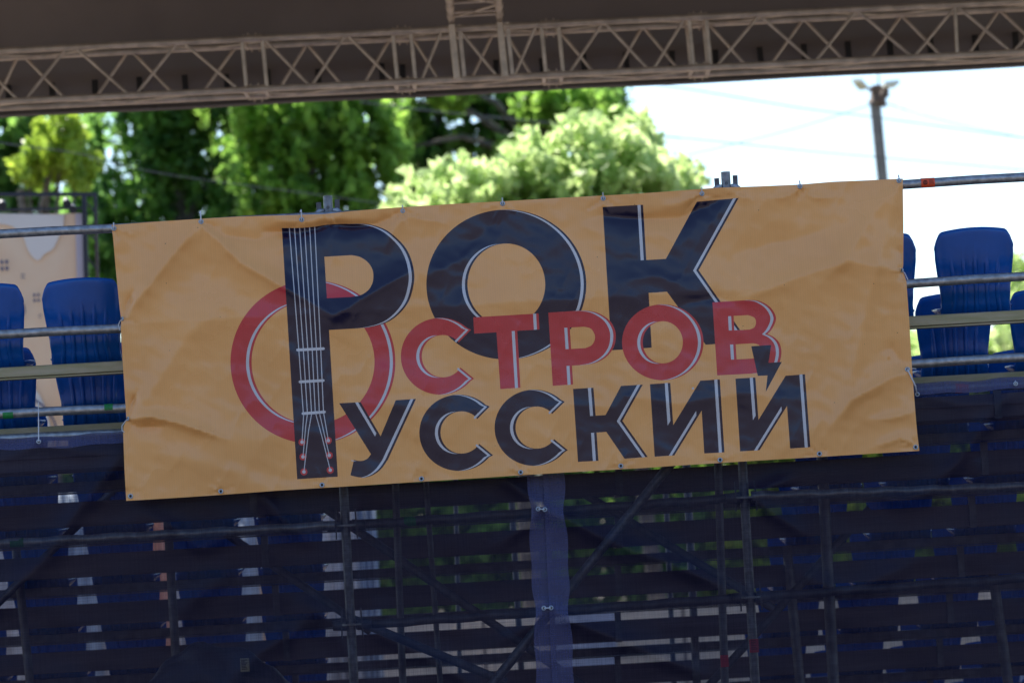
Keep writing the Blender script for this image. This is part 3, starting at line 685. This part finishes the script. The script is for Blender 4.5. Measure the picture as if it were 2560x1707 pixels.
for (px,py,q) in ((305.5,797.3,[(300,803),(296,812),(300,826)]),(319.6,1046.7,[(312,1054),(305,1064),(305,1076),(311,1080)]),(2254.5,676,[(2262,683),(2270,700)])):
    c = grommet(px,py,ban,hpt,.9,(.75,.6,0)); mb = MB()
    mb.tube([c+Vector((0,-.004,0))]+[at(a,b,YB-.005) for a,b in q], .0026, 8); mb.build('lace', M['nylon'], ban)
grommet(2268.6,923.5,ban,hpt)
mb = MB(); mb.tube([hpt(2268.6,923.5)+Vector((0,-.006,0)), at(2277,940,YB-.015), at(2289,965,YB-.01), at(2292,984,YB+.06)], .0036, 8); mb.tube([hpt(2268.6,923.5)+Vector((0,-.006,0)), at(2280,921,YB+.02), at(2290,922,YB+.1)], .0028, 8)
mb.build('lace', M['nylon'], ban)
# ================================================================== shade nets
def net_mat(name, col, op, vec_scale=1):
    m = bpy.data.materials.new(name); m.use_nodes = True; n = m.node_tree; lk = n.links.new; p = n.nodes['Principled BSDF']
    p.inputs['Base Color'].default_value = (*col,1); p.inputs['Roughness'].default_value = .42; p.inputs['Specular IOR Level'].default_value = .27
    tc = n.nodes.new('ShaderNodeTexCoord')
    def noi(sc, stretch, det=3):
        mp = n.nodes.new('ShaderNodeMapping'); mp.inputs['Scale'].default_value = stretch; mp.inputs['Rotation'].default_value = (0, R(0), 0)
        lk(tc.outputs['Object'], mp.inputs[0]); q = n.nodes.new('ShaderNodeTexNoise'); q.inputs['Scale'].default_value = sc; q.inputs['Detail'].default_value = det; lk(mp.outputs[0], q.inputs[0]); return q.outputs[0]
    a = noi(9, (26,1,.35)); b = noi(9, (.35,1,26))
    def mth(op_, x, y, z=None):
        q = n.nodes.new('ShaderNodeMath'); q.operation = op_
        for i, s in enumerate((x,y,z)):
            if s is None: continue
            if isinstance(s,(int,float)): q.inputs[i].default_value = s
            else: lk(s, q.inputs[i])
        return q.outputs[0]
    s_ = mth('ADD', a, b); s_ = mth('SUBTRACT', s_, 1.0); s_ = mth('MULTIPLY', s_, .40)
    lw = n.nodes.new('ShaderNodeLayerWeight'); lw.inputs[0].default_value = .25
    f_ = mth('MULTIPLY_ADD', lw.outputs['Facing'], .9, s_); f_ = mth('ADD', f_, op); f_ = mth('MINIMUM', f_, .97); f_ = mth('MAXIMUM', f_, .2)
    tr = n.nodes.new('ShaderNodeBsdfTransparent'); mx = n.nodes.new('ShaderNodeMixShader')
    lk(f_, mx.inputs[0]); lk(tr.outputs[0], mx.inputs[1]); lk(p.outputs[0], mx.inputs[2]); lk(mx.outputs[0], n.nodes['Material Output'].inputs[0])
    return m
netm = net_mat('navy_net', (.006,.008,.040), .56); hemm = net_mat('navy_net_hem', (.072,.080,.190), .66)
ncre = [([(300,1141),(200,1270),(110,1400),(0,1500),(-80,1560)], .030, 26, 6), ([(380,1290),(440,1320),(500,1370),(560,1340),(620,1290)], .02, 20, 6), ([(640,1220),(700,1290),(770,1350)], .02, 20, 6),
        ([(1250,1190),(1330,1250),(1354,1272)], .022, 16, 5), ([(1354,1272),(1440,1310),(1530,1355),(1680,1410),(1880,1500)], .028, 22, 5), ([(1368,1519),(1450,1560),(1600,1620),(1760,1690)], .028, 22, 5),
        ([(900,1560),(1100,1660),(1250,1760)], .02, 22, 5), ([(1868,1243),(1920,1220),(1980,1195)], .028, 14, 4), ([(1868,1243),(1930,1280),(2000,1330)], .025, 16, 4), ([(2010,1440),(2120,1480),(2300,1400)], .016, 26, 6),
        ([(2539,960),(2460,1060),(2400,1150),(2320,1230)], .030, 22, 6), ([(2320,1230),(2260,1250),(2200,1245)], .02, 14, 4), ([(2440,1150),(2445,1210)], .014, 10, 4), ([(760,1560),(640,1640),(560,1720)], .02, 24, 6), ([(760,1500),(830,1560),(900,1700)], .018, 22, 6),
        ([(850,1160),(900,1230),(880,1320)], .022, 20, 6), ([(97,1104),(60,1130),(0,1150)], .012, 16, 5), ([(97,1104),(180,1130),(300,1125)], .012, 16, 5), ([(560,1440),(480,1500),(440,1560)], .018, 30, 8),
        ([(1354,1272),(1320,1310),(1250,1360)], .016, 14, 4), ([(1368,1519),(1330,1560),(1260,1600)], .016, 14, 4), ([(2294,986),(2400,1010),(2560,1000)], .014, 18, 5)]
def nfield(px, py):
    px = np.asarray(px, float); py = np.asarray(py, float); h = np.zeros(px.shape)
    for pts, A, wd, sf in ncre:
        d, t, s = seg_d(px, py, pts); taper = .4+.6*smooth01(np.minimum(t*4+.3, (1-t)*3))
        h -= A*2.0*taper*np.exp(-(np.sqrt(d*d+sf*sf)-sf)/wd)
    a = px*.8+py*.6; b = -px*.6+py*.8
    h += .012*vnoise(a, b, 160, 11)+.005*vnoise(a, b*1.5, 60, 12)+.0015*vnoise(a*1.4, b, 22, 13)
    return np.minimum(h*.8, .016)
YN = 20.025
def net_sheet(name, xl, xr, mats, Yb, label, parent=None, top=None, bot=1960):
    # xl/xr: functions of py giving the net's two side edges; top(px) its upper hem
    NU = int((xr(1400)-xl(1400))/(3 if name == 'seam_hem' else 9)); NV = 110 if bot > 1500 else 6; vs = []; NU = max(NU, 4)
    P = []
    for j in range(NV+1):
        for i in range(NU+1):
            u = i/NU; py0 = 1400; x = xl(py0)+(xr(py0)-xl(py0))*u; yt = top(x); py = yt+(bot-yt)*(j/NV); x = xl(py)+(xr(py)-xl(py))*u
            P.append((x, py))
    P = np.array(P); h = nfield(P[:,0], P[:,1])
    if name == 'seam_hem': h = h+.0012*np.sin((P[:,0]-.045*P[:,1])*.55)+.0022*vnoise(P[:,0]*1.6, P[:,1]*.35, 30, 21)
    v = sheet3(P, h, Yb)
    fs = [(j*(NU+1)+i, (j+1)*(NU+1)+i, (j+1)*(NU+1)+i+1, j*(NU+1)+i+1) for j in range(NV) for i in range(NU)]
    mb = MB(); mb.add(v.tolist(), fs, True); return mb.build(name, mats, parent)
top = lambda x: 1095-.0567*x+4*math.sin(x*.011)+2*math.sin(x*.047)+(-.004*x if x > 1300 else 0)
sl = lambda py: .05*(py-1200)
pinch = lambda py: 6*math.exp(-((py-1272)/38)**2)+6*math.exp(-((py-1519)/38)**2)+1.5*math.sin(py*.05)
for nm, a, b, lab, Yb in (('left', lambda py: -420, lambda py: 1372+sl(py)*.9, 'translucent navy shade net hanging left of the laced seam below the banner', YN),
                       ('right', lambda py: 1358+sl(py)*.9, lambda py: 3000, 'translucent navy shade net hanging right of the laced seam below the banner', YN-.006)):
    e = empty('shade_net', at(600 if nm == 'left' else 2000, 1400, Yb)); tag(e, lab, 'net', 'shade nets behind the banner')
    net_sheet('net_sheet', a, b, netm, Yb, '', e, top)
    if nm == 'left': NL = e
    else: NRt = e
    # hems: doubled cloth along the seam and along the top
    if nm == 'left': net_sheet('seam_hem', lambda py: 1318+sl(py)*.9+pinch(py), b, hemm, Yb-(.009 if nm == 'left' else .012), '', e, top)
    else: net_sheet('seam_hem', a, lambda py: 1412+sl(py)*.9-pinch(py), hemm, Yb-(.009 if nm == 'left' else .012), '', e, top)
    # top hem
    xs0, xs1 = (-420, 1372) if nm == 'left' else (1358, 3000)
    P = []; NU = 150
    for j in range(4):
        for i in range(NU+1):
            x = xs0+(xs1-xs0)*i/NU; P.append((x, top(x)+j*9.5))
    P = np.array(P); v = sheet3(P, nfield(P[:,0],P[:,1]), Yb-.004)
    mb = MB(); mb.add(v.tolist(), [(j*(NU+1)+i,(j+1)*(NU+1)+i,(j+1)*(NU+1)+i+1,j*(NU+1)+i+1) for j in range(3) for i in range(NU)], True); mb.build('top_hem', hemm, e)
npt = lambda px, py: at(px, py, YN-.024+float(nfield(px, py)))
for (x0,y0,x1,y1) in ((1345.4,1271.8,1361.9,1273),(1359.7,1519.4,1377.6,1518.6)):
    a = grommet(x0,y0,NL,npt,.95); b = grommet(x1,y1,NRt,npt,.95); mb = MB(); mb.tube([a+Vector((0,-.008,0)), b+Vector((0,-.008,0))], .003, 8); mb.build('lace', M['nylon'], NRt)
for (px,py,ty,e) in ((97,1103.7,1004,NL),(2539,959,944,NRt),(2293,985.6,0,NRt)):
    c = grommet(px,py,e,npt,.95); 
    if ty:
        mb = MB(); mb.tube([c+Vector((0,-.006,0)), at(px-.5,(py+ty)/2,YN-.03), at(px-1,ty,YN-.02)], [.0034,.0030,.0016], 8); mb.build('cable_tie', M['nylon'], e)
# ================================================================== background
exec_later = []
def leaf_mat(name, c1, c2, tr=.45):
    return mat(name, c1, .38, 0, .5, 0, 2.2, 0, 1, col2=c2, transl=tr)
LM = {'dark': leaf_mat('dark_leaves', (.085,.205,.070), (.28,.50,.10), .80), 'mid': leaf_mat('mid_leaves', (.15,.31,.060), (.36,.58,.10), .76),
      'yellow': leaf_mat('yellow_leaves', (.20,.33,.04), (.44,.58,.07), .58), 'pale': leaf_mat('pale_leaves', (.42,.58,.20), (.68,.80,.40), .64)}
def tree(name, label, base, H, clumps, m, nleaf, size, hang=0., lmb=8):
    """base: ground point; clumps: list of (centre Vector, rx, ry, rz, weight)"""
    r = empty(name, base); tag(r, label, 'tree', 'trees beyond the grandstand')
    tb = MB(); b = Vector(base); tp = b+Vector((random.uniform(-.3,.3), 0, H*.8))
    pts = [b+(tp-b)*t+Vector((.15*math.sin(t*5+H),0,0)) for t in np.linspace(0,1,9)]
    tb.tube(pts, [H*.020*(1-.8*t)+.02 for t in np.linspace(0,1,9)], 10)
    for c in clumps:
        st = pts[random.randint(3,7)]; e = Vector(c[0]); mid = (st+e)/2+Vector((0,0,.4)); tb.tube([st,mid,e], [H*.007,H*.004,.02], 6)
    tb.build('trunk', M['trunk'], r)
    ws = np.array([c[4] for c in clumps], float); ws /= ws.sum(); ps = []
    for c, w_ in zip(clumps, ws):
        n_ = int(nleaf*w_*4.2); d = rng.normal(size=(n_,3)); d /= np.linalg.norm(d,axis=1)[:,None]; rad = rng.random(n_)**.5*1.12+.17*np.abs(rng.normal(size=n_))
        o = d*rad[:,None]*np.array(c[1:4])+np.array(c[0]); sx = 1.0 if not hang else .5      # birches: clumps drawn out downwards
        X_, Y2, Z_ = o[:,0], o[:,1], o[:,2]
        sd0 = int(abs(c[0][0])*10)+5
        f1 = .26*vnoise(X_*100, Z_*100*sx, 120, sd0)+.62*vnoise(X_*100+Y2*4, Z_*100*sx, 24, sd0+1)+.85*vnoise(X_*100-Y2*6, Z_*100*sx+Y2*40, 12, sd0+2)
        th = .02+.75*np.clip(rad-.78, 0, 1)*1.7
        ok_ = f1 > th+.30*rng.random(n_)
        o = o[ok_]; ps.append(o)
    p = np.concatenate(ps); n_ = len(p)
    q = rng.normal(size=(n_,3)); q /= np.linalg.norm(q,axis=1)[:,None]; t = np.cross(q, rng.normal(size=(n_,3))); t /= np.linalg.norm(t,axis=1)[:,None]; b2 = np.cross(q,t)
    s = size*1.15*(.5+.9*rng.random(n_))[:,None]
    V = np.stack([p-t*s, p+b2*s*.55, p+t*s, p-b2*s*.55], 1).reshape(-1,3)
    me = bpy.data.meshes.new('crown'); me.vertices.add(len(V)); me.vertices.foreach_set('co', (V-np.array(base)).ravel())
    me.loops.add(4*n_); me.loops.foreach_set('vertex_index', np.arange(4*n_)); me.polygons.add(n_); me.polygons.foreach_set('loop_start', np.arange(0,4*n_,4)); me.polygons.foreach_set('loop_total', np.full(n_,4))
    me.materials.append(LM[m]); me.update(); me.validate()
    o = bpy.data.objects.new('crown', me); C.objects.link(o); o.parent = r
    return r
def blob(px, py, Y, rpx, rpz, ry=1.3, wgt=None):
    c = at(px,py,Y); k = Y/FPX; return (tuple(c), rpx*k, ry, rpz*k, wgt or rpx*rpz)
def gbase(px, Y): p = at(px, 1500, Y); return (p.x, Y, 0)
# dark birches on the left and middle (tops hidden by the roof)
tree('birch_tree', 'tall dark green birch rising behind the left end of the banner', gbase(520,74), 15,
     [blob(420,220,74,230,200),blob(640,330,74,240,200),blob(300,420,74,170,170),blob(560,560,74,260,160),blob(760,200,74,180,170),blob(420,700,74,240,160),blob(250,620,74,100,160)], 'dark', 22000, .105, .35)
tree('birch_tree', 'brighter mid-green birch between the dark birch and the pale willow', gbase(840,71), 14,
     [blob(800,300,71,130,170),blob(900,420,71,110,140),blob(700,430,71,130,150),blob(820,560,71,150,130),blob(930,280,71,70,120),blob(600,260,71,90,130)], 'mid', 16000, .105, .3)
tree('birch_tree', 'hanging dark birch above the pale willow with sky showing through', gbase(1180,80), 16,
     [blob(1050,260,80,110,150),blob(1180,250,80,110,120),blob(1320,270,80,110,110),blob(1450,250,80,110,70),blob(1060,430,80,70,120),blob(1250,380,80,110,80),blob(1370,330,80,80,80),blob(1510,250,80,45,60)], 'dark', 19000, .10, .4)
tree('birch_tree', 'mid-green birch peeping out behind the middle of the willow', gbase(1420,78), 15,
     [blob(1000,250,77,50,120),blob(1130,210,77,60,60),blob(1400,260,77,90,60),blob(1300,400,77,60,60),blob(1500,290,77,50,60),blob(960,380,77,40,90)], 'mid', 9000, .10, .3)
tree('linden_tree', 'yellow-green tree glowing in the sun at the far left above the dark frame', gbase(150,62), 11,
     [blob(150,350,62,70,60),blob(120,400,62,80,45),blob(190,420,62,50,50),blob(70,430,62,40,30),blob(180,310,62,40,40)], 'yellow', 5000, .09, .15)
tree('poplar_tree', 'dark tree at the far left edge with bright sky showing through', gbase(-40,82), 15,
     [blob(30,330,82,100,110),blob(-80,420,82,120,200),blob(50,520,82,120,80),blob(180,560,82,120,80),blob(120,680,82,200,80)], 'dark', 14000, .11, .3)
tree('willow_tree', 'pale sunlit silvery-green willow right above the middle of the banner', gbase(1330,56), 8.5,
     [blob(1110,480,56,110,75),blob(1230,470,56,120,80),blob(1350,430,56,110,90),blob(1440,370,56,80,80),blob(1500,330,56,50,60),blob(1500,450,56,110,90),blob(1600,440,56,90,90),blob(1680,480,56,60,70),blob(1000,520,56,50,50),blob(1450,560,56,300,100),blob(1150,600,56,250,100),blob(1560,360,56,40,40)], 'pale', 17000, .09, .0)
tree('willow_tree', 'thin pale willow branches fading into the white sky right of the middle', gbase(1620,58), 7.5,
     [blob(1640,400,58,70,70),blob(1710,440,58,45,60),blob(1590,330,58,40,40),blob(1735,500,58,30,40)], 'pale', 2600, .085, .12)
tree('maple_tree', 'pale tree at the right picture edge behind the seats', gbase(2640,60), 6,
     [blob(2610,720,60,90,110),blob(2580,820,60,80,80),blob(2700,700,60,80,120)], 'pale', 9000, .085)
for i, (px, py, rp, hh, m_, lb) in enumerate(((2440,890,110,80,'pale','low pale bush behind the seats right of the banner'),(2250,930,130,90,'pale','low pale bush mostly hidden by the right end of the banner'),
       (1560,1320,260,250,'mid','green bush behind the stair bay, right of the net seam'),(1120,1320,260,250,'mid','green bush behind the stair bay, left of the net seam'),
       (1980,1300,260,300,'yellow','yellow-green bush glimpsed through the net just right of the right post'),(2430,1290,260,320,'yellow','yellow-green bush glimpsed through the net at the right edge'),
       (760,1180,280,250,'dark','dark bush behind the left scaffold post'),(360,1150,280,220,'dark','dark bush behind the left-hand seats'))):
    lo = py > 1000; tree('bush', lb, gbase(px,66), 3.0 if lo else 4.5, [blob(px-rp*.5,py+10,66,rp*.6,hh),blob(px+rp*.45,py,66,rp*.6,hh*.9),blob(px,py+40,66,rp*.8,hh)], m_, 20000 if lo else 6000, .11)['category'] = 'bush'
# floodlight pole
fp = empty('floodlight_pole', gbase(2210,70)); tag(fp, 'tall concrete floodlight pole with two lamp panels against the white sky', 'light pole')
a = at(2188,258,70); b = at(2206,445,70); b2 = a+(b-a)*(a.z/(a.z-b.z)); b2.z = 0
mb = MB(); mb.beam(a, b2, .19, .19, .04); mb.build('pole', M['concrete'], fp)
mb = MB(); t = at(2194,240,69.9); mb.tube([at(2192,262,70), at(2195,250,70), at(2196,215,70)], [.19,.15,.13], 10); mb.beam(at(2170,224,69.9), at(2222,224,69.9), .1, .06); mb.beam(at(2186,256,69.9),at(2205,256,69.9),.25,.08); mb.tube([at(2210,236,69.7),at(2213,236,69.6)],.08,10); mb.build('lamp_bracket', mat('rusty_bracket',(.12,.08,.06),.7), fp)
mb = MB(); mb.tube([at(2196,215,70), at(2197,183,70)], [.02,.008], 6); mb.build('lightning_rod', M['steel_dark'], fp)
lampm = mat('lamp_glass', (.75,.74,.58), .25)
for q in ([(2131,206),(2153,204),(2172,223),(2148,227)], [(2206,220),(2212,213),(2249,208),(2234,221)]):
    mb = MB(); f0 = [at(x,y,69.6+.3*(i>1)) for i,(x,y) in enumerate(q)]; bk = [p+Vector((0,.06,.07)) for p in f0]
    mb.add(f0+bk, [(0,1,2,3),(4,7,6,5),(0,4,5,1),(1,5,6,2),(2,6,7,3),(3,7,4,0)]); mb.build('lamp_panel', lampm, fp)
# wires
def wire(pts, Y0_, Y1_, r, lab):
    P = catmull(pts, 8); N = len(P)-1; mb = MB(); mb.tube([at(x,y,Y0_+(Y1_-Y0_)*i/N) for i,(x,y) in enumerate(P)], r, 6)
    tag(mb.build('overhead_wire', M['steel_dark']), lab, 'wire')
wire([(-80,338),(0,357),(200,385),(400,433),(800,488),(1000,515)], 45, 52, .006, 'dark sagging cable crossing in front of the trees at the left')
wire([(1560,205),(1700,220),(2000,270),(2190,294),(2560,345),(2700,362)], 62, 66, .009, 'thin wire crossing the pole just below its lamps')
wire([(1400,325),(1700,345),(2000,376),(2190,393),(2560,425),(2700,437)], 62, 66, .009, 'lower thin wire crossing the pole above the banner')
wire([(1700,392),(1850,357),(2000,318),(2178,262)], 68, 70, .009, 'thin wire rising from the left to the pole head')
wire([(2215,258),(2300,286),(2430,318),(2560,345),(2700,375)], 70, 66, .009, 'thin wire falling from the pole head to the right')
wire([(900,255),(1100,280),(1350,305),(1600,335),(1700,345)], 60, 62, .012, 'faint thin wire across the dark birch above the willow')
# stage side print on a truss frame, far left
YS = 38
sg = empty('stage_print', at(60,800,YS)); tag(sg, 'peach printed stage panel in a dark steel frame at the far left', 'stage panel')
def flat(pts, m, par, Y, name, th=.02):
    mb = MB(); n = len(pts); F = [at(x,y,Y) for x,y in pts]; B = [p+Vector((0,th,0)) for p in F]
    mb.add(F+B, [tuple(range(n)), tuple(range(n,2*n))[::-1]]+[(i,(i+1)%n,n+(i+1)%n,n+i) for i in range(n)]); return mb.build(name, m, par)
peach = mat('peach_print', (.88,.68,.48), .7, 0, .3, 0, 1.3, 0, 1, col2=(.86,.58,.36)); cream = mat('cream_print', (.80,.76,.70), .7); ink = mat('ornament_ink', (.10,.11,.20), .7); grey = mat('grey_print', (.55,.50,.55), .7)
flat([(-400,550),(200,533),(216,1180),(-400,1200)], peach, sg, YS, 'print_panel')
flat([(188,534),(206,533),(222,1180),(204,1181)], grey, sg, YS-.03, 'printed_border')
flat([(-20,533)]+catmull([(0,560),(30,566),(56,590),(70,625),(84,645),(98,650),(110,636),(132,622),(145,596),(158,570)],6)+[(160,537)], cream, sg, YS-.03, 'printed_cloud')
flat(ell(20,1120,110,190,40), cream, sg, YS-.03, 'printed_cloud')
mb = MB(); mb.torus(at(38,775,YS-.04), 24*YS/FPX, 2.0*YS/FPX, n=30, m=6); mb.build('printed_ring', ink, sg); mb = MB(); mb.torus(at(30,1100,YS-.05), 115*YS/FPX, 2.5*YS/FPX, n=50, m=6); mb.build('printed_ring', ink, sg)
for (cx,cy,s) in ((11,663,11),(57,690,5),(91,744,9),(60,1180,9),(100,790,4)):
    mb = MB(); k = YS/FPX; c = at(cx,cy,YS-.04)
    for (dx,dz) in ((1,1),(-1,1),(1,-1),(-1,-1)):
        o = c+Vector((dx*s*.55*k,0,dz*s*.75*k)); mb.add([o+Vector((0,0,s*.6*k)),o+Vector((s*.45*k,0,0)),o+Vector((0,0,-s*.6*k)),o+Vector((-s*.45*k,0,0))],[(0,3,2,1)])
    mb.build('printed_ornament', ink, sg)
sf = sg
dk = mat('dark_frame_paint', (.030,.035,.050), .5, .3)
def bar(x0,y0,x1,y1,Y,wp): mb = MB(); mb.beam(at(x0,y0,Y),at(x1,y1,Y),wp*Y/FPX,wp*Y/FPX); mb.build('frame_tube', dk, sf)
bar(-100,486,242,486,YS-.05,9); bar(-100,528,205,520,YS+.05,6); bar(210,486,228,1150,YS-.05,11); bar(238,486,256,1150,YS+.3,8)
for k_ in range(9): bar(212+k_*2,500+k_*70,240+k_*2,535+k_*70,YS+.1,4)
for (x_,y_) in ((165,500),(180,515),(5,505)):
    c = at(x_,y_,YS-.1); mb = MB(); mb.tube([c, c+Vector((.02,-.12,-.05))], [.030,.042], 12); mb.build('spotlight', dk, sf)
# pale perforated fence in the distance
fe = empty('perforated_fence', gbase(1280,52)); tag(fe, 'pale concrete panel fence with square perforations seen low through the net', 'fence')
conc = mat('pale_concrete', (.52,.47,.42), .8, 0, .3, .15, 1.5); blp = mat('pale_blue_panel', (.35,.40,.55), .7)
x = -9.0; i = 0; YF = 52
while x < 9:
    wd = random.choice([.45,.9,.9,1.2]); mb = MB(); H1 = at(1280,1530,YF).z
    if i % 3 == 1:
        mb.box((x+.02,YF,0),(x+wd-.02,YF+.08,H1)); mb.build('fence_panel', blp if i % 2 else conc, fe)
    else:
        st = .115; nx = int(wd/st); bw = .032
        for q in range(nx+1): mb.box((x+q*wd/nx-bw/2,YF+.002,0),(x+q*wd/nx+bw/2,YF+.06,H1-.02))
        z = .02
        while z < H1: mb.box((x-bw/2,YF,z-bw/2),(x+wd+bw/2,YF+.062,z+bw/2)); z += st
        mb.build('fence_panel', conc, fe)
    x += wd; i += 1
wl = MB(); wl.box((-12,YF+3,0),(12,YF+3.2,H1-.1)); tag(wl.build('rear_wall', mat('beige_wall',(.58,.50,.42),.8,0,.3,.1,2)), 'plain beige wall behind the perforated fence', 'wall')

st = empty('stage_skirt', gbase(420,46)); tag(st, 'pale cloth stage skirt seen in the gaps between the left-hand seats', 'stage')
sal = mat('salmon_cloth', (.62,.30,.22), .8); pgy = mat('pale_cloth', (.55,.55,.60), .8, 0, .3, .12, 2); plb = mat('pale_blue_cloth', (.36,.44,.58), .8)
xx = -160; cols = [peach, pgy, pgy, plb, pgy, sal, pgy, plb]
i = 0
while xx < 930:
    wd = random.choice([70,110,150]); a = at(xx,1230-.0*xx,46); b = at(min(xx+wd,935),1230,46); mb = MB(); N = 14; F = []
    for q in range(N+1):
        p = a+(b-a)*q/N; F += [(p.x, 46+.05*math.sin(q*1.5), a.z), (p.x, 46+.07*math.sin(q*1.5+.4), 0)]
    mb.add(F, [(2*q,2*q+1,2*q+3,2*q+2) for q in range(N)], True); o = mb.build('cloth_panel', cols[i % 8], st)
    md = o.modifiers.new('s','SOLIDIFY'); md.thickness = .01
    xx += wd; i += 1
# folded tarpaulin on the ledger behind the net, bottom left
YH = 20.9
tp_ = empty('tarpaulin', at(560,1690,YH)); tag(tp_, 'crumpled dark tarpaulin bundle behind the net at the lower left', 'tarpaulin')
vs = []; NU, NV = 60, 26
for j in range(NV+1):
    for i in range(NU+1):
        u = -1+2*i/NU; v = j/NV; c = at(540,1730,YH); hh = .32*(1-abs(u)**2.4)*(.8+.3*noise.noise(Vector((u*2.3,0,1))))
        ph = math.pi*v; x = c.x+u*.42; z = c.z+hh*math.sin(ph); y = YH+.16-.20*math.cos(ph)*-1-.2
        nz = noise.noise(Vector((x*7,y*7,z*7)))*.035+abs(noise.noise(Vector((x*4+3,z*9,1))))*.04
        vs.append((x, y-nz, z+nz*.7))
mb = MB(); mb.add(vs, [(j*(NU+1)+i,j*(NU+1)+i+1,(j+1)*(NU+1)+i+1,(j+1)*(NU+1)+i) for j in range(NV) for i in range(NU)], False)
mb.build('tarpaulin_cloth', mat('dark_tarpaulin', (.045,.045,.06), .45), tp_)
mb = MB(); c = at(612,1661,YH-.32); mb.box((c.x-.024,c.y,c.z-.036),(c.x+.024,c.y+.004,c.z+.036)); lb_ = mb.build('care_label', mat('label_paper', (.55,.50,.30), .6), tp_)
mb = MB()
for k in range(7): mb.box((c.x-.018,c.y-.002,c.z+.024-k*.008),(c.x-.018+random.uniform(.018,.034),c.y-.0005,c.z+.028-k*.008))
o = mb.build('label_print', M['black'], tp_)
